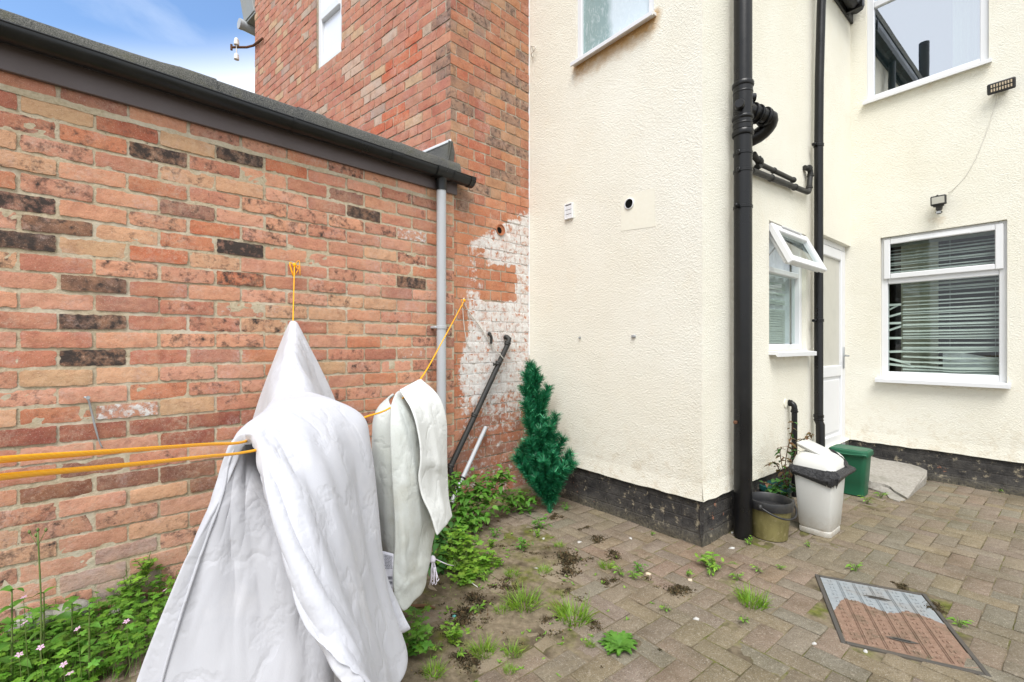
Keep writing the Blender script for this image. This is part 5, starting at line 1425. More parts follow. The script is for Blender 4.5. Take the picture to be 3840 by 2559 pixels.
gc = ground(3246,1872) - n_*.125 + t_*.10; gc.z = 0
gb = thing('food_caddy', 'dark green lidded caddy by the broken concrete ramp', 'bin', gc)
mb = MB(); rloft(mb, gc, n_, t_, [(.100,.076,.03,0),(.106,.082,.03,.008),(.109,.084,.03,.105),(.112,.087,.032,.110),(.124,.098,.034,.33),(.128,.102,.034,.335)]); mb.build('body', M['green_pl'], gb, auto=35)
mb = MB(); rloft(mb, gc, n_, t_, [(.128,.102,.034,.333),(.137,.110,.036,.335),(.139,.112,.036,.352),(.136,.109,.036,.372),(.120,.095,.03,.382),(.110,.085,.03,.380)]); mb.build('lid', M['green_pl'], gb, auto=35)
mb = MB(); hp = [gc + n_*.140 + t_*.075 + up*.33, gc + n_*.150 + t_*.08 + up*.36, gc + n_*.150 - t_*.08 + up*.36, gc + n_*.140 - t_*.075 + up*.33]
hp = [gc + t_*sg + n_*q + up*z for sg, q, z in ((-.115,.11,.335),(-.125,.13,.355),(-.125,.0,.345),(-.125,-.13,.355),(-.115,-.11,.335))]
mb.tube(catmull(hp, 16), .007, 8); mb.build('handle', M['green_pl'], gb, True)

kc_ = Vector((1.690, 2.985, 0))
bk = thing('bucket', 'black rimmed bucket stained olive green beside the soil stack', 'bucket', kc_)
mb = MB(); mb.lathe(kc_, up, [(.001,.0),(.100,0),(.104,.004),(.1045,.03),(.128,.236),(.126,.236),(.099,.03),(.00005,.03)], 40); mb.build('body', M['bucket'], bk, auto=40)
mb = MB(); mb.lathe(kc_, up, [(.1255,.19),(.133,.192),(.136,.215),(.137,.238),(.134,.246),(.127,.248),(.122,.243),(.119,.20),(.098,.02),(.001,.018)], 40); mb.build('rim', M['lamp_black'], bk, auto=50)
mb = MB(); hd = []
for k in range(17):
    a = R(200+140*k/16+20); hd.append(kc_ + Vector((math.cos(a)*.150, math.sin(a)*.150, .222-.062*math.sin(math.pi*k/16))))
mb.tube(hd, .0065, 8); mb.lathe(hd[0]-Vector((0,0,.015)), up, [(.010,0),(.014,.01),(.010,.03)], 10); mb.lathe(hd[-1]-Vector((0,0,.015)), up, [(.010,0),(.014,.01),(.010,.03)], 10)
mb.build('handle', M['lamp_black'], bk, True)
mb = MB()
for px in (2872, 2918): pass

# ramp
rp_ = lambda x, y, z: ground(x, y, z)
mb = MB()
topv = [rp_(3230,1700,.15), rp_(3300,1722,.135), rp_(3402,1737,.125), rp_(3448,1751,.115), rp_(3477,1765,.10), rp_(3474,1788,.075), rp_(3446,1817,.045), rp_(3424,1845,.025), rp_(3403,1868,.014), rp_(3376,1852,.026), rp_(3352,1838,.04), rp_(3338,1824,.05), rp_(3318,1816,.058), rp_(3267,1806,.075), rp_(3200,1790,.09)]
mb.poly([v-Vector((0,0,.06)) for v in topv], (0,0,.06))
rs = [rp_(3200,1806,.05), rp_(3267,1812,.045), rp_(3318,1824,.035), rp_(3340,1836,.03), rp_(3356,1850,.022), rp_(3396,1874,.008), rp_(3370,1880,.004), rp_(3335,1868,.006), rp_(3322,1850,.008), rp_(3267,1832,.012), rp_(3200,1820,.02)]
mb.poly([v-Vector((0,0,.03)) for v in rs], (0,0,.03))
tag(mb.build('concrete_ramp', M['concrete'], None), 'cracked concrete ramp sloping from the back door to the paving', 'ramp')

# drain cover
mh = thing('drain_cover', 'rectangular steel drain cover half coated in rust brown dirt', 'drain cover', mc_c)
V = lambda u, v, z=0: mc_c + mc_u*u + mc_v*v + up*z
mb = MB()
fw = .012
def fr(a, b, c, d): mb.box(V(a, c, -.03), mc_u*(b-a), mc_v*(d-c), up*.034, .002)
fr(-MW/2-.022, -MW/2-.004, -ML/2-.022, ML/2+.022); fr(MW/2+.004, MW/2+.022, -ML/2-.022, ML/2+.022); fr(-MW/2-.003, MW/2+.003, -ML/2-.022, -ML/2-.004); fr(-MW/2-.003, MW/2+.003, ML/2+.004, ML/2+.022)
mb.build('frame', M['iron'], mh)
mb = MB()
def cov(u, v, z, force=None):
    U_, V_ = u/MW+.5, v/ML+.5                       # V_ = 1 at the far edge
    bd = .62 - .22*max(0, 1-U_/.16) + .05*math.sin(U_*9) - .10*max(0, (U_-.72)/.28)
    return (1,1,1, V_-bd+.40)
rows = []; cols = []
for j in range(41):
    v = -ML/2+ML*j/40; rows.append([V(-MW/2+MW*i/30, v, .001+.0006*nz(i,j)) for i in range(31)]); cols.append([cov(-MW/2+MW*i/30, v, 0) for i in range(31)])
mb.grid(rows, cols)
def rib(u0, u1, v0, v1, h=.003):
    b = len(mb.v); mb.box(V(u0, v0, .0015), mc_u*(u1-u0), mc_v*(v1-v0), up*h, .001)
    for k in range(b, len(mb.v)):
        p = Vector(mb.v[k])-mc_c; mb.c[k] = cov(p.dot(mc_u), p.dot(mc_v), 0)
for k in range(5):
    u = -MW/2+.075+k*.068
    for d in (-.005, .003): rib(u+d, u+d+.0035, -ML/2+.01, ML/2-.01)
for k in range(6):
    for j in range(16):
        u = -MW/2+.038+k*.068; v = -ML/2+.03+j*.035
        if (k+j) % 2: rib(u-.010, u-.006, v-.008, v+.008); rib(u+.004, u+.008, v-.008, v+.008)
        else: rib(u-.010, u+.008, v-.002, v+.002); rib(u+.004, u+.008, v-.002, v+.010); rib(u-.010, u-.006, v-.010, v+.002)
mb.build('plate', M['cover'], mh)
for v in (ML/2-.13, -ML/2+.10):
    mb = MB(); mb.poly([V(-.055+.0, v+.002, .0048), V(-.02, v+.013, .0048), V(.03, v+.011, .0048), V(.06, v, .0048), V(.02, v-.012, .0048), V(-.03, v-.010, .0048)], (0,0,.0006)); ks = mb.build('key_recess', M['iron'], mh)
    mb = MB(); mb.box(V(-.03, v-.002, .0056), mc_u*.06, mc_v*.004, up*.0005); mb.build('key_slot', M['dark_hole'], ks)
# ------------------------------------------------------------------ plants
UP = Vector((0,0,1))
def leaf_pt(mb, base, d, L, w, r, droop=.3, fold=.25, n=4, c=None):
    d = Vector(d).normalized(); s = d.cross(UP)
    s = s.normalized() if s.length > .05 else Vector((1,0,0)); s = (s + Vector((r.gauss(0,.25),r.gauss(0,.25),r.gauss(0,.25)))).normalized()
    nrm = s.cross(d).normalized(); f = r.uniform(.75,1.25); c = c or (f*r.uniform(.85,1.15), f, f*r.uniform(.8,1.1), 0)
    vs = []; 
    for k in range(n+1):
        t = k/n; p = Vector(base) + d*(L*t) - UP*(droop*L*t*t)
        wid = w*math.sin(math.pi*min(1, .12+.88*t)**.8)*.5 if k < n else 0
        vs += [p - s*wid + nrm*(fold*wid), p, p + s*wid + nrm*(fold*wid)]
    fs = []
    for k in range(n):
        a = 3*k; fs += [(a,a+1,a+4,a+3),(a+1,a+2,a+5,a+4)]
    mb.add(vs, fs, c)
def lobed(mb, base, d, size, r, lobes=5, c=None):
    """palmate leaf with cut lobes"""
    d = Vector(d).normalized(); s = d.cross(UP); s = s.normalized() if s.length > .05 else Vector((1,0,0))
    nrm = s.cross(d); f = r.uniform(.7,1.3); c = c or (f*r.uniform(.85,1.15), f, f*r.uniform(.7,1.1), 0)
    b = Vector(base)
    for k in range(lobes):
        a = R(-105+210*k/(lobes-1)); v = d*math.cos(a)+s*math.sin(a); q = v.cross(nrm)
        L = size*(1-.28*abs(2*k/(lobes-1)-1))*r.uniform(.85,1.1); w = L*.24
        dz = nrm*(-.10*L)
        mb.add([b, b+v*L*.42-q*w*.8, b+v*L*.62-q*w*1.25+dz*.4, b+v*L*.72-q*w*.6+dz*.5, b+v*L+dz, b+v*L*.72+q*w*.6+dz*.5, b+v*L*.62+q*w*1.25+dz*.4, b+v*L*.42+q*w*.8], [(0,1,2,3),(0,3,4,5),(0,5,6,7)], c)
def blade(mb, base, d, L, w, r):
    d = Vector(d).normalized(); s = Vector((r.gauss(0,1), r.gauss(0,1), 0)).normalized()
    f = r.uniform(.7,1.35); c = (f*r.uniform(.9,1.25), f, f*.9, 0); vs = []
    b = Vector(base); out = Vector((d.x, d.y, 0))
    for k in range(4):
        t = k/3; p = b + d*L*t + out*(L*.35*t*t) - UP*(L*.22*t*t); q = s*w*(1-t)*.5 + s*.0002
        vs += [p-q, p+q]
    mb.add(vs, [(0,1,3,2),(2,3,5,4),(4,5,7,6)], c)
def m_tuft(seed, n=150, h=.075, rad=.05):
    r = random.Random(seed); mb = MB()
    for _ in range(n):
        a = r.random()*math.tau; q = rad*math.sqrt(r.random())*.8
        b = Vector((math.cos(a)*q, math.sin(a)*q, -.004)); a2 = a + r.gauss(0,.6); sp = r.uniform(.1,.95)
        blade(mb, b, Vector((math.cos(a2)*sp, math.sin(a2)*sp, 1)), h*r.uniform(.5,1.15), .0032, r)
    return mb
def m_herb(seed, n=40, h=.10, rad=.07, size=.022, lob=True, stems=9):
    r = random.Random(seed); lf = MB(); st = MB()
    for k in range(stems):
        a = r.random()*math.tau; sp = r.uniform(.15,1.0); L = h*r.uniform(.6,1.1)
        tip = Vector((math.cos(a)*sp*rad, math.sin(a)*sp*rad, L*(1.15-.5*sp)))
        path = catmull([Vector((0,0,-.01)), tip*.5+Vector((0,0,L*.12)), tip], 7); st.tube(path, .0014, 4, False)
        for q in range(max(2, n//stems)):
            t = r.uniform(.25,1.0); p = Vector(path[min(6,int(t*6))]); b = r.random()*math.tau
            d = Vector((math.cos(b), math.sin(b), r.uniform(-.1,.6)))
            p2 = p + d*size*.5; st.tube([p, p2], .0008, 3, False)
            (lobed if lob else leaf_pt)(lf, p2, d, *((size*r.uniform(.7,1.2), r) if lob else (size*1.5*r.uniform(.7,1.2), size*.6, r)))
    return lf, st
def m_rosette(seed, n=26, L=.10):
    r = random.Random(seed); lf = MB()
    for k in range(n):
        a = k*2.4+r.uniform(-.3,.3); el = r.uniform(.1,.7); d = Vector((math.cos(a), math.sin(a), el))
        l = L*r.uniform(.55,1.05); s = d.cross(UP).normalized(); f = r.uniform(.75,1.25); c = (f, f, f*.9, 0); vs = []; n_s = 8
        for q in range(n_s+1):
            t = q/n_s; p = d.normalized()*l*t + Vector((0,0,.006-.55*l*t*t*el)); w = l*.21*math.sin(math.pi*min(1,.15+.85*t))*(1.25 if q % 2 else .55)
            vs += [p-s*w+UP*w*.3, p, p+s*w+UP*w*.3]
        lf.add(vs, [f_ for q in range(n_s) for f_ in ((3*q,3*q+1,3*q+4,3*q+3),(3*q+1,3*q+2,3*q+5,3*q+4))], c)
    return lf
def m_moss(seed, rad=.06, n=190):
    r = random.Random(seed); mb = MB(); lobes = [(r.uniform(-.7,.7)*rad, r.uniform(-.5,.5)*rad, r.uniform(.25,.6)*rad) for _ in range(6)]
    for _ in range(n):
        lx, ly, lr = r.choice(lobes); a = r.random()*math.tau; q = abs(r.gauss(0,.55))*lr
        p = Vector((lx+math.cos(a)*q, ly+math.sin(a)*q, r.uniform(-.006,.004*(1-min(1,q/lr*.7)))))
        v = Vector((r.gauss(0,1), r.gauss(0,1), r.uniform(.0,1.4))).normalized(); w = v.cross(Vector((r.gauss(0,1),r.gauss(0,1),r.gauss(0,1)))).normalized()*.0022
        f = r.choice([.5,.7,.9,1.1,1.5]); c = (f*r.uniform(.9,1.3), f, f*.9, 0)
        mb.add([p-w, p+w, p+v*.009+w, p+v*.010-w], [(0,1,2,3)], c)
    return mb
def place(o, px, py, s=1.0, rz=None, z=0.0):
    o.location = ground(px, py, z) if not isinstance(px, Vector) else px
    o.rotation_euler = (0, 0, random.uniform(0, 6.28) if rz is None else rz); o.scale = (s, s, s); return o
def copy_of(o):
    c = o.copy(); COL.objects.link(c)
    for ch in o.children:
        d = ch.copy(); COL.objects.link(d); d.parent = c
    return c
# prototypes become the first of their kind; the rest are copies
TUFT = [m_tuft(1), m_tuft(2, 110, .06, .04), m_tuft(3, 190, .085, .065)]
tufts = [(1962,2272,1.30,2,'thick grass tuft, widest one, growing left of centre on the paving'),(2152,2322,1.28,2,'rounded grass tuft between the dandelion rosette and the widest tuft'),
 (1811,2450,1.0,0,'upright grass tuft near the hanging corner of the duvet'),(1923,2456,.9,1,'small spreading grass tuft right of the upright one near the duvet'),
 (1919,2160,.9,1,'yellowish grass tuft beside the dark moss below the lime weeds'),(2040,2146,.85,1,'grass tuft touching a white scrap of litter'),
 (2098,2050,.75,1,'pale grass tuft below the artificial tree near white litter'),(2273,2130,.72,0,'grass tuft at the edge of the clean pavers right of the dark moss'),
 (1880,2296,.85,1,'thin yellowing grass tuft joined to the left of the widest tuft'),(1630,2530,1.0,1,'grass tuft at the bottom edge beside the duvet'),
 (2822,2262,1.15,2,'straggly grass tuft with dark withered blades left of the drain cover'),(2213,2422,.5,1,'tiny grass tuft just left of the dandelion rosette'),(1912,2520,.6,1,'small grass sprig at the bottom edge right of the duvet')]
protos = {}
for x, y, s, k, lab in tufts:
    if k not in protos: o = protos[k] = mesh_bare(TUFT[k], 'grass_tuft', M['grass'])
    else: o = copy_of(protos[k])
    place(o, x, y, s); tag(o, lab, 'grass tuft', 'grass tufts in the paving joints')
hp_ = {}
def herb(kind, x, y, s, lab, name='weed', group='weeds growing through the paving', rz=None, at_=None):
    if kind not in hp_:
        spec = {'lime': (m_herb(31, 60, .10, .085, .020), 'leaf_lime'), 'green': (m_herb(32, 44, .09, .08, .024, False), 'leaf'), 'seed': (m_herb(33, 14, .045, .03, .016, False, 5), 'leaf_lime'), 'dark': (m_herb(34, 80, .13, .12, .024), 'leaf'), 'sprawl': (m_herb(35, 46, .07, .13, .030, False, 9), 'leaf_lime')}[kind]
        t = thing(name, lab, 'weed', (0,0,0)); a = spec[0][0].build('leaves', M[spec[1]], t, True); spec[0][1].build('stems', M['stem'], t, True); hp_[kind] = t
    else: t = copy_of(hp_[kind])
    place(t, x, y, s, rz); tag(t, lab, 'weed', group); return t
for k, x, y, s, lab in [('lime',1706,2415,.9,'bushy lime weed beside the hanging corner of the duvet'),('seed',1636,2440,1.0,'small lime seedling left of the bushy lime weed by the duvet'),('seed',1721,2466,1.0,'small lime seedling in front of the bushy lime weed by the duvet'),
 ('dark',1535,2455,1.3,'dark feathery weed against the lower right side of the duvet'),('sprawl',2672,2130,.95,'sprawling weed with pointed leaves in front of the plinth corner'),('seed',2677,2158,1.3,'weed sprig just in front of the sprawling pointed weed'),
 ('seed',2764,2176,1.1,'weed sprig above the straggly grass tuft'),('seed',2494,2292,.9,'lone tiny weed on bare pavers between the rosette and the straggly grass'),('seed',2785,2335,1.0,'weed sprig just below the straggly grass tuft'),
 ('seed',2842,2145,1.0,'weed sprig midway between the bucket and the straggly grass'),('seed',2925,2137,.8,'weed sprig in front of the white bin, left of the drain cover'),('seed',2580,2160,1.1,'weed beside a cream pebble in front of the black plinth'),
 ('green',2397,2148,.62,'leafy weed with a cream chip beside it at the edge of the clean pavers'),('seed',2374,2174,1.3,'low pale weed, lowest of the trio at the edge of the clean pavers'),('seed',2325,2156,1.4,'low pale weed, leftmost of the trio at the edge of the clean pavers'),
 ('seed',2622,2032,.8,'tiny weed at the foot of the plinth corner'),('seed',2815,2042,1.2,'bright weed at the foot of the soil stack'),('seed',3034,2050,.8,'tiny weed on the paving in front of the white bin'),
 ('green',2030,1985,.95,'weed with long pointed leaves in front of the artificial tree'),('lime',2016,2015,.5,'lime weed directly below the pointed leaves by the artificial tree'),('lime',1842,2055,.62,'lime weed right of the big lime clump by the mat'),('green',1958,2065,.85,'weed with arching leaves in the middle of the mossy paving'),
 ('green',1857,2014,.7,'weed with upright leaves above the lime weed right of the mat'),('seed',1826,2176,1.3,'small pale weed above a moss cushion, right of the string'),('seed',3208,2144,1.3,'star shaped weed just above the drain cover'),('seed',3598,2354,1.2,'flat weed right of the drain cover'),
 ('seed',3763,1848,1.5,'weed against the back plinth at the right edge'),('seed',3460,1812,1.4,'weed at the tip of the concrete ramp by the wall'),('seed',3303,1868,1.5,'weed growing out of the broken ramp edge'),('seed',3252,1888,1.5,'weed at the foot of the green caddy'),('green',2120,1912,.6,'weed beside the foot of the artificial tree'),('seed',2445,2008,.7,'tiny weed at the base of the plinth, left of its corner'),('seed',3470,1775,1.0,'sprig on the back plinth beside the ramp'),('seed',1795,2300,1.2,'yellowish weed beside the big moss patch')]:
    herb(k, x, y, s, lab)
rz_ = mesh_bare(m_rosette(6, 46, .10), 'dandelion', M['leaf']); place(rz_, 2323, 2428, .95); tag(rz_, 'flat green dandelion rosette at the centre bottom of the paving', 'weed')
mp = {}
for i, (x, y, s, lab) in enumerate([(2150,2118,1.9,'largest dark moss cushion in the middle of the paving'),(2304,2085,1.0,'dark moss with reddish tips by the clean pavers'),(1900,2192,1.25,'dark moss cushion above the widest grass tuft'),(1772,2272,1.7,'wide brown moss patch right of the mat'),(1985,2080,.8,'brown moss below the weed with arching leaves'),
 (2234,2022,1.0,'grey green moss beside the large white scrap'),(2106,2220,.7,'small moss crumb between the widest tufts and the largest cushion'),(2280,2182,.75,'moss crumb below the trio of pale weeds'),(2063,2318,.6,'moss crumb between the widest tuft and the rounded tuft'),(2541,2210,.95,'moss with white flecks left of the straggly grass'),
 (3380,2196,.55,'moss crumb at the far edge of the drain cover'),(3506,2280,.7,'lump of dirt on the right corner of the drain cover'),(1850,2090,.8,'moss behind the lime weed right of the mat'),(2235,2350,.7,'moss beside the rounded tuft above the rosette'),(2090,1940,.9,'moss at the foot of the artificial tree'),(1700,2360,1.2,'brown moss above the bushy lime weed'),(2195,1985,.7,'moss crumbs in front of the plinth below the tree'),(1755,2480,1.1,'moss in the joint by the duvet below the lime seedlings')]):
    k = i % 4
    if k not in mp: o = mp[k] = mesh_bare(m_moss(50+k, .075, 1100), 'moss_clump', M['moss'], False)
    else: o = copy_of(mp[k])
    place(o, x, y, s); tag(o, lab, 'moss', 'moss clumps on the paving')

# big leafy clumps by the painted brick
def big_bush(name, lab, foot, leaves, size, mat, seed, lob=False, cat='weed'):
    """leaves: list of (px, py, depth) centres; stems run back to the foot"""
    r = random.Random(seed); t = thing(name, lab, cat, foot); lf = MB(); st = MB()
    for (x, y, d, n, sp) in leaves:
        n = int(n*1.9)
        c = at(x, y, d); m_ = foot.lerp(c, .55) + Vector((r.uniform(-.02,.02), r.uniform(-.02,.02), .03)); st.tube(catmull([foot+Vector((r.uniform(-.05,.05),r.uniform(-.03,.03),-.01)), m_, c], 8), .0022, 5, False)
        for _ in range(n):
            p = c + Vector((r.gauss(0,sp), r.gauss(0,sp*.8), r.gauss(0,sp*.8)))
            if p.z < .01: p.z = r.uniform(.01,.05)
            a = r.random()*math.tau; dv = Vector((math.cos(a), math.sin(a), r.uniform(-.3,.5)))
            st.tube([c.lerp(p,.3), p], .0009, 3, False)
            (lobed(lf, p, dv, size*r.uniform(.6,1.15), r) if lob else leaf_pt(lf, p, dv, size*r.uniform(.7,1.2), size*.62*r.uniform(.8,1.1), r, .4))
    lf.build('leaves', M[mat], t, True); st.build('stems', M['stem'], t, True); return t
big_bush('leafy_weed', 'big bushy weed with toothed leaves at the foot of the painted brick', ground(1740,1975),
 [(1720,1930,3.05,34,.045),(1770,1880,3.10,34,.05),(1790,1830,3.15,34,.05),(1850,1800,3.2,26,.05),(1880,1790,3.22,14,.035),(1700,1850,3.05,22,.04),(1760,1960,3.02,26,.04),(1800,1920,3.1,24,.05),(1690,1990,2.95,18,.035),(1700,1790,3.05,12,.03),(1830,1860,3.15,22,.05)], .056, 'leaf', 71)
big_bush('lime_weed', 'large lime green feathery clump right of the mat', ground(1730,2165),
 [(1700,2080,2.55,46,.045),(1760,2060,2.6,40,.045),(1730,2020,2.65,34,.04),(1790,2120,2.52,40,.045),(1690,2020,2.62,26,.04),(1760,2150,2.45,34,.04),(1830,2100,2.55,18,.035),(1740,2190,2.4,22,.03),(1660,2060,2.6,26,.04)], .030, 'leaf_lime', 72, True)
big_bush('leafy_weed', 'low green weed between the bushy weed and the artificial tree', ground(1935,1905), [(1920,1870,3.35,24,.05),(1960,1880,3.4,18,.045),(1990,1890,3.4,14,.04),(1900,1880,3.3,14,.04)], .05, 'leaf', 73)
big_bush('leafy_weed', 'dark leaf weed half hidden behind the bottom of the mat', ground(1640,2120), [(1640,2010,2.6,14,.03),(1640,2100,2.5,14,.03),(1665,1960,2.7,10,.03)], .06, 'leaf_dark', 74)

# rose in its pot
pc = Vector((1.93, 3.34, 0))
pt_ = thing('potted_rose', 'leggy rose with reddish leaves in a teal pot behind bucket', 'potted plant', pc)
mb = MB(); mb.lathe(pc, UP, [(.075,0),(.10,.19),(.112,.195),(.112,.225),(.10,.226),(.095,.20),(.001,.195)], 24); mb.build('pot', M['teal_pl'], pt_, auto=40)
st = MB(); lf = MB(); lg = MB(); r = random.Random(14)
stems = [[(2940,1830),(2925,1770),(2905,1735),(2880,1745)],[(2945,1830),(2945,1740),(2955,1680),(2965,1640),(2975,1585)],[(2950,1835),(2935,1760),(2925,1700),(2930,1680)],[(2950,1830),(2965,1720),(2990,1660),(3030,1640),(3040,1625)],[(2950,1840),(2970,1760),(2985,1690)],[(2940,1850),(2900,1820),(2860,1810)],[(2945,1840),(2915,1830),(2930,1800)]]
for sp in stems:
    P = [pc+Vector((r.uniform(-.02,.02),r.uniform(-.02,.02),.19))] + [at(x, y, 3.27+r.uniform(-.05,.05)) for x, y in sp]; C_ = catmull(P, 14); st.tube(C_, .0032, 5)
    for k in range(4, 14):
        for _ in range(2):
            p = Vector(C_[k]); a = r.random()*math.tau; leaf_pt(lf if r.random() < .6 else lg, p, (math.cos(a), math.sin(a), r.uniform(-.4,.5)), r.uniform(.028,.05), r.uniform(.018,.03), r, .5)
for x, y in ((2920,1808),(2880,1840),(2960,1825),(2905,1850),(2940,1860)):
    for _ in range(5): leaf_pt(lg, at(x+r.uniform(-15,15), y+r.uniform(-15,15), 3.2), (r.gauss(0,1),r.gauss(0,1),.2), .06, .04, r)
st.build('stems', M['twig'], pt_, True); lf.build('leaves', M['rose_leaf'], pt_, True); lg.build('leaves', M['leaf_dark'], pt_, True)

# planted strip along the left wall
r = random.Random(33); lf = MB()
cover = MB()
for _ in range(1500):
    px = r.uniform(-260, 640); s_ = r.uniform(.02, .62)**1.0
    sw = WL.hit(px, 1600)[0]; p = WL.pt(sw + r.uniform(-.15,.15), 0, s_)
    if p.y < .9: continue
    h = (.05+.10*r.random())*(1.15-.4*s_) + .03*nz(p.x*6, p.y*6)
    p.z = max(.015, h*r.random()**.5)
    a = r.random()*math.tau; d = Vector((math.cos(a), math.sin(a), r.uniform(-.1,.5)))
    k = r.random()
    if k < .78: lobed(cover, p, d, r.uniform(.018,.034), r)
    else: leaf_pt(cover, p, d, r.uniform(.03,.06), r.uniform(.012,.022), r)
    cover.tube([Vector((p.x+r.uniform(-.02,.02), p.y+r.uniform(-.02,.02), 0)), p], .0009, 3, False)
tag(cover.build('ground_cover', M['leaf_mid'], None, True), 'dense low carpet of bright lobed leaves along the left brick wall', 'ground cover', kind='stuff')
def tall(name, lab, base, h, pairs, L, w, seed, mat='leaf', lean=(0,0)):
    r = random.Random(seed); t = thing(name, lab, 'weed', base); st = MB(); lf = MB()
    path = catmull([base, base+Vector((lean[0]*.4, lean[1]*.4, h*.55)), base+Vector((lean[0], lean[1], h))], 12); st.tube(path, [.0042-.0022*k/11 for k in range(12)], 6)
    for k in range(pairs):
        p = Vector(path[min(11, 3+int(8*k/max(1,pairs-1)))]); a = k*1.57+r.uniform(-.3,.3); q = 1-.45*k/pairs
        for g in (0, math.pi): leaf_pt(lf, p, (math.cos(a+g), math.sin(a+g), .55), L*q*r.uniform(.8,1.1), w*q, r, .55, .3, 6)
    st.build('stem', M['stem'], t, True); lf.build('leaves', M[mat], t, True); return t
def strip(px, py, d): 
    p = at(px, py, d); return p
for i, (x, y, d, py_top, pairs, L, w, lab) in enumerate([(45,2480,1.62,2215,5,.10,.036,'broad leaved weed at the left edge under the brick wall'),(165,2440,1.75,2225,4,.09,.032,'broad leaved weed with small buds at its top near the tall bare stalk'),(270,2420,1.80,2260,4,.10,.036,'broad leaved weed whose long leaves stand against pale stones'),(335,2460,1.68,2280,4,.07,.03,'weed with seed heads right of the tall bare stalk')]):
    b = at(x, y, d); b.z = 0; tp = at(x, py_top, d); tall('tall_weed', lab, b, tp.z, pairs, L, w, 80+i)
b = at(150, 2430, 1.66); b.z = 0; tp = at(142, 1995, 1.66)
t = thing('seed_stalk', 'tall thin bare stalk with tiny seed heads against the left brick wall', 'weed', b)
mb = MB(); mb.tube(catmull([b, b.lerp(tp,.5)+Vector((.008,0,0)), tp], 12), .0026, 6); 
for q in ((110,1998),(172,1990),(135,2010),(142,1990)): mb.tube([tp-Vector((0,0,.05)), at(*q, 1.66)], .0012, 4); mb.lathe(at(*q,1.66), UP, [(.001,-.005),(.005,0),(.004,.006),(.001,.01)], 6)
mb.build('stalk', M['stem'], t, True)
def flower(x, y, d, lab):
    c = at(x, y, d); r = random.Random(x); t = thing('pink_flower', lab, 'flower', Vector((c.x, c.y, 0)), 'pink flowers in the weeds'); mb = MB(); mb.tube([Vector((c.x+.01,c.y+.01,0)), c], .001, 4); mb.build('stem', M['stem'], t)
    mb = MB(); nd = (Vector((0,-.4,1)) + Vector((r.gauss(0,.3),r.gauss(0,.3),0))).normalized(); u = nd.cross(Vector((1,0,0))).normalized(); v = nd.cross(u)
    for k in range(5):
        a = k*math.tau/5; e_ = u*math.cos(a)+v*math.sin(a); s_ = nd.cross(e_)
        mb.add([c, c+e_*.007-s_*.0035, c+e_*.0115, c+e_*.007+s_*.0035], [(0,1,2,3)])
    mb.build('petals', M['petal'], t)
for x, y, d, lab in [(88,2240,1.68,'pink flower highest up by the left edge against brick'),(92,2335,1.58,'pink flower below the highest one near the left edge'),(72,2455,1.45,'pink flower in the bottom left corner'),(152,2428,1.48,'pink flower left of a grey leaf near the left corner'),(238,2492,1.42,'pink flower in the middle of the bottom left weeds'),(262,2525,1.40,'lowest pink flower at the bottom edge'),(290,2358,1.62,'pink flower right of the broad leaved weeds'),(474,2330,1.62,'pink flower in the lime leaves beside the duvet'),(618,2213,1.85,'pink flower touching the left edge of the duvet')]: flower(x, y, d, lab)
herb('lime', 0, 0, 1, 'lobed weed sprouting from the wall foot beside the duvet', rz=.4).location = WL.pt(WL.hit(545,2200)[0], .14, .05)
herb('lime', 0, 0, 1.3, 'larger lobed weed sprouting from the wall foot left of the duvet', rz=2.0).location = WL.pt(WL.hit(480,2240)[0], .05, .08)
# stones at the wall foot
r = random.Random(5)
for i, (x, y, lab) in enumerate([(255,2300,'pale rounded stone at the foot of the left wall behind long leaves'),(130,2330,'grey stone at the foot of the left wall, left of the pale stone'),(480,2290,'brown stone at the foot of the left wall near the duvet')]):
    c = WL.at(x, y, .05); mb = MB(); rows = []
    for j in range(9):
        a = -math.pi/2+math.pi*j/8; rows.append([c + WL.t*(.085*math.cos(a)*math.cos(b)*(1+.15*nz(b*1.2,j*.4,i))) + WL.n*(.045*math.cos(a)*math.sin(b)) + UP*(.048*math.sin(a)*(1+.2*nz(b,j*.5,i+4))) for b in np.linspace(0, math.tau, 17)[:-1]])
    mb.grid(rows, closed=True); tag(mb.build('stone', M['concrete'], None, True), lab, 'stone', 'stones at the wall foot')

# crumbs of dead moss over the muddy blocks
r = random.Random(91); ms_ = MB()
for _ in range(240):
    x, y = r.gauss(-.2, .7), r.gauss(2.3, .5)
    if y < 1.2 or y > 3.5 or (Vector((x,y,0))-WL.p).dot(WL.n) < .3 or (Vector((x,y,0))-WB.p).dot(WB.n) < .05 or mudness(x, y) < r.random()*.9: continue
    rad = r.uniform(.008,.05)
    for _k in range(int(10+rad*900)):
        a = r.random()*math.tau; q = abs(r.gauss(0,.5))*rad; p = Vector((x+math.cos(a)*q, y+math.sin(a)*q*.7, r.uniform(-.004,.003)))
        v = Vector((r.gauss(0,1), r.gauss(0,1), r.uniform(0,1.2))).normalized(); w_ = v.cross(Vector((r.gauss(0,1),r.gauss(0,1),r.gauss(0,1)))).normalized()*.0022
        f = r.choice([.5,.7,.9,1.1,1.5,2.2]); ms_.add([p-w_, p+w_, p+v*.008+w_, p+v*.009-w_], [(0,1,2,3)], (f*r.uniform(.9,1.3), f*r.uniform(.9,1.2), f*.9, 0))
tag(ms_.build('moss_crumbs', M['moss'], None), 'dark crumbs of dead moss spread over the muddy paving', 'moss', kind='stuff')
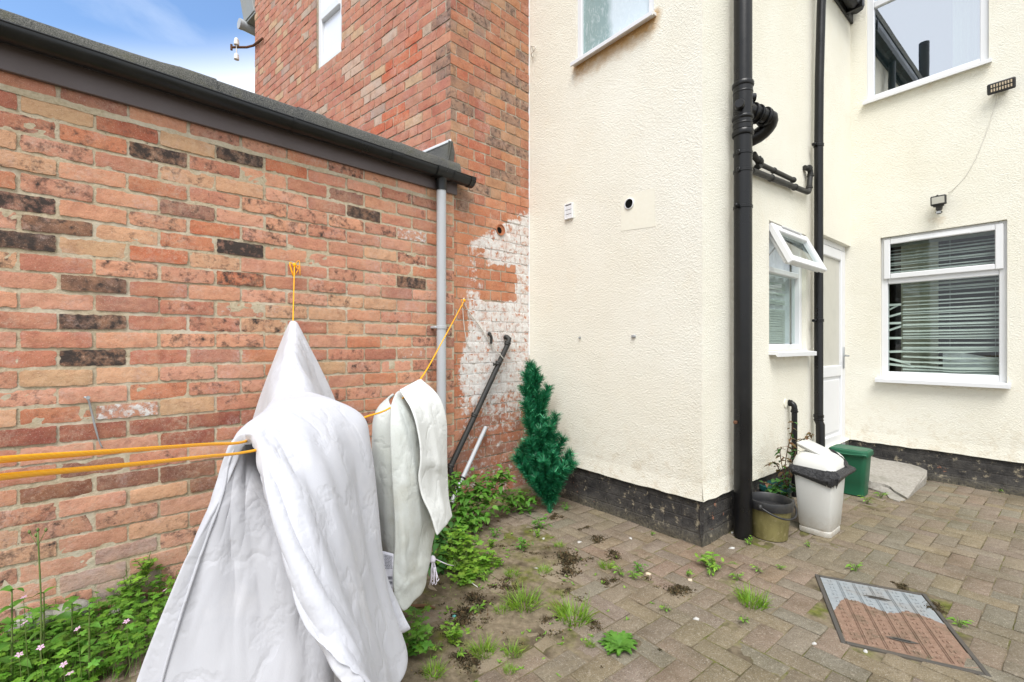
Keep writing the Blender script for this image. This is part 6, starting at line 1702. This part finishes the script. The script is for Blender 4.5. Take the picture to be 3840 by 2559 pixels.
# tiny seedlings scattered in the dirty joints
r = random.Random(90); sd_ = MB()
for _ in range(420):
    x, y = r.gauss(-.15, .75), r.gauss(2.35, .55)
    if y < 1.2 or y > 3.6 or (Vector((x,y,0))-WL.p).dot(WL.n) < .3 or (Vector((x,y,0))-WB.p).dot(WB.n) < .05 or mudness(x, y) < r.random()*.9: continue
    p = Vector((x, y, .002))
    for _k in range(r.randint(2,5)):
        a = r.random()*math.tau; leaf_pt(sd_, p, (math.cos(a), math.sin(a), r.uniform(.2,1.2)), r.uniform(.010,.026), r.uniform(.004,.009), r, .3, .2, 3)
tag(sd_.build('seedlings', M['leaf_lime'], None, True), 'scatter of tiny green seedlings sprouting in the dirty paving joints', 'seedlings', kind='stuff')
# litter and sticks
def scrap(name, x, y, s, mat, lab, cat='litter', el=1.0):
    s *= .68
    r = random.Random(x*7+y); c = ground(x, y); mb = MB(); n = 9
    out = [c + Vector((math.cos(a)*s*el*r.uniform(.45,1.25), math.sin(a)*s*r.uniform(.45,1.25), -.002+r.uniform(0,.008))) for a in np.linspace(0, math.tau, n+1)[:-1]]
    mid = c + Vector((r.uniform(-.3,.3)*s,r.uniform(-.3,.3)*s,.007)); low = [p-Vector((0,0,.008)) for p in out]
    mb.add(out+[mid]+low, [(i,(i+1)%n,n) for i in range(n)] + [(n+1+i, n+1+(i+1)%n, (i+1)%n, i) for i in range(n)])
    tag(mb.build(name, M[mat], None, True), lab, cat, 'scraps of litter on the paving')
for a in [('paper_scrap',2174,2036,.024,'paper','largest white scrap, beside grey green moss','litter',1.3),('paper_scrap',2005,2134,.017,'paper','white scrap beside a grass tuft below the arching weed','litter',2.0),('paper_scrap',2038,2021,.012,'paper','small white scrap near the pointed weed','litter',1.4),('paper_scrap',2006,2198,.012,'paper_cream','pale scrap above the widest grass tuft','litter',1.4),('paper_scrap',2365,2020,.010,'paper','tiny white scrap in front of the plinth','litter',1.6),
 ('paper_scrap',2612,2322,.013,'paper','pinkish white scrap alone on the pavers below the moss','litter',1.5),('pebble',2589,2176,.017,'paper_cream','cream pebble beside a weed left of the straggly grass','pebble',1.1),('pebble',2432,2152,.014,'paper_cream','flat cream chip beside a leafy weed','pebble',1.6),('paper_scrap',2745,2056,.014,'paper','white splinter in front of the soil stack','litter',2.2),('paper_scrap',2745,1998,.014,'paper','white scrap tucked left of the soil stack','litter',1.2),('plastic_scrap',1704,2312,.010,'litter_teal','tiny teal plastic scrap near the mat','litter',1.4),
 ('paper_scrap',3054,2414,.012,'paper','white scrap in the joint below the drain cover','litter',1.2),('paper_scrap',3246,2442,.009,'paper','white pebble at the near edge of the drain cover','litter',1.2)]: scrap(*a)
mb = MB(); a, b = ground(1530,2276,.008), ground(1632,2280,.008); mb.tube(catmull([a, a.lerp(b,.5)+Vector((0,.006,.004)), b], 8), [.008,.008,.008,.007,.007,.006,.006,.004], 8); tag(mb.build('stick', M['wood'], None, True), 'brown stick lying on the soil beside the mat', 'stick')
mb = MB(); mb.tube(catmull([ground(1735,2150,.03), ground(1768,2185,.02), ground(1792,2203,.006)], 8), .0022, 5); tag(mb.build('dry_stem', M['white_wire'], None, True), 'thin pale dry stem in front of the lime clump', 'stem')
# ------------------------------------------------------------------ light, sky, camera
w = bpy.data.worlds.new('World'); SC.world = w; w.use_nodes = True
nt = w.node_tree; nt.nodes.clear()
def wn_(t, **k):
    x = nt.nodes.new(t)
    for a, v in k.items(): setattr(x, a, v)
    return x
SUN_EL, SUN_AZ = 56, 187
sky = wn_('ShaderNodeTexSky', sky_type='NISHITA'); sky.sun_disc = False; sky.sun_elevation = R(SUN_EL); sky.sun_rotation = R(SUN_AZ)
sky.air_density = 1.0; sky.dust_density = .6; sky.ozone_density = 1.6
tc = wn_('ShaderNodeTexCoord'); mp_ = wn_('ShaderNodeMapping'); mp_.inputs[3].default_value = (1.1, 1.1, 6.0); mp_.inputs[2].default_value = (0, R(7), R(30))
nt.links.new(tc.outputs['Generated'], mp_.inputs[0])
n1 = wn_('ShaderNodeTexNoise'); n1.inputs['Scale'].default_value = 1.9; n1.inputs['Detail'].default_value = 6; n1.inputs['Roughness'].default_value = .55; n1.inputs['Distortion'].default_value = .6
nt.links.new(mp_.outputs[0], n1.inputs['Vector'])
sep = wn_('ShaderNodeSeparateXYZ'); nt.links.new(tc.outputs['Generated'], sep.inputs[0])
cm = wn_('ShaderNodeMapRange'); cm.inputs[1].default_value = .50; cm.inputs[2].default_value = .78; cm.inputs[3].default_value = 0; cm.inputs[4].default_value = .30; nt.links.new(n1.outputs['Fac'], cm.inputs[0])
hz_m = wn_('ShaderNodeMapRange', interpolation_type='SMOOTHSTEP'); hz_m.inputs[1].default_value = .525; hz_m.inputs[2].default_value = .425; hz_m.inputs[3].default_value = 0; hz_m.inputs[4].default_value = .97; 
zx = wn_('ShaderNodeMath', operation='MULTIPLY_ADD'); nt.links.new(sep.outputs[0], zx.inputs[0]); zx.inputs[1].default_value = -.36; zx.inputs[2].default_value = -.155
za = wn_('ShaderNodeMath', operation='ADD'); nt.links.new(sep.outputs[2], za.inputs[0]); nt.links.new(zx.outputs[0], za.inputs[1]); nt.links.new(za.outputs[0], hz_m.inputs[0])
mx = wn_('ShaderNodeMath', operation='MAXIMUM'); nt.links.new(cm.outputs[0], mx.inputs[0]); nt.links.new(hz_m.outputs[0], mx.inputs[1])
hs = wn_('ShaderNodeHueSaturation'); hs.inputs['Saturation'].default_value = 1.08; hs.inputs['Value'].default_value = 1.5; nt.links.new(sky.outputs[0], hs.inputs['Color'])
mxc = wn_('ShaderNodeMix', data_type='RGBA'); 
rr_ = wn_('ShaderNodeMapRange', interpolation_type='SMOOTHSTEP'); nt.links.new(sep.outputs[1], rr_.inputs[0]); rr_.inputs[1].default_value = .15; rr_.inputs[2].default_value = -.35; rr_.inputs[3].default_value = 0; rr_.inputs[4].default_value = .88
m3 = wn_('ShaderNodeMath', operation='MAXIMUM'); nt.links.new(mx.outputs[0], m3.inputs[0]); nt.links.new(rr_.outputs[0], m3.inputs[1]); nt.links.new(m3.outputs[0], mxc.inputs[0]); nt.links.new(hs.outputs[0], mxc.inputs[6]); mxc.inputs[7].default_value = (7.2, 7.5, 7.9, 1)
bg = wn_('ShaderNodeBackground'); bg.inputs[1].default_value = .075; nt.links.new(mxc.outputs[2], bg.inputs[0])
ow = wn_('ShaderNodeOutputWorld'); nt.links.new(bg.outputs[0], ow.inputs[0])
sl = bpy.data.lights.new('sun', 'SUN'); sl.energy = 1.5; sl.angle = R(32); sl.color = (1, .97, .93)
so_ = bpy.data.objects.new('sun', sl); COL.objects.link(so_)
az = R(SUN_AZ); dirn = Vector((math.sin(az)*math.cos(R(SUN_EL)), math.cos(az)*math.cos(R(SUN_EL)), math.sin(R(SUN_EL))))
so_.rotation_euler = dirn.to_track_quat('Z', 'Y').to_euler(); so_.location = (0, -3, 8)
cam = bpy.data.cameras.new('camera'); co_ = bpy.data.objects.new('camera', cam); COL.objects.link(co_)
cam.sensor_width = 36; cam.lens = 36*F/3840; cam.shift_y = (HY-1279.5)/3840; cam.clip_start = .02; cam.clip_end = 300
co_.location = (0, 0, H); co_.rotation_euler = (R(90), 0, 0); SC.camera = co_
SC.view_settings.view_transform = 'Standard'; SC.view_settings.look = 'None'; SC.view_settings.gamma = 1; SC.view_settings.exposure = 1.34
SC.cycles.max_bounces = 8; SC.cycles.transparent_max_bounces = 12
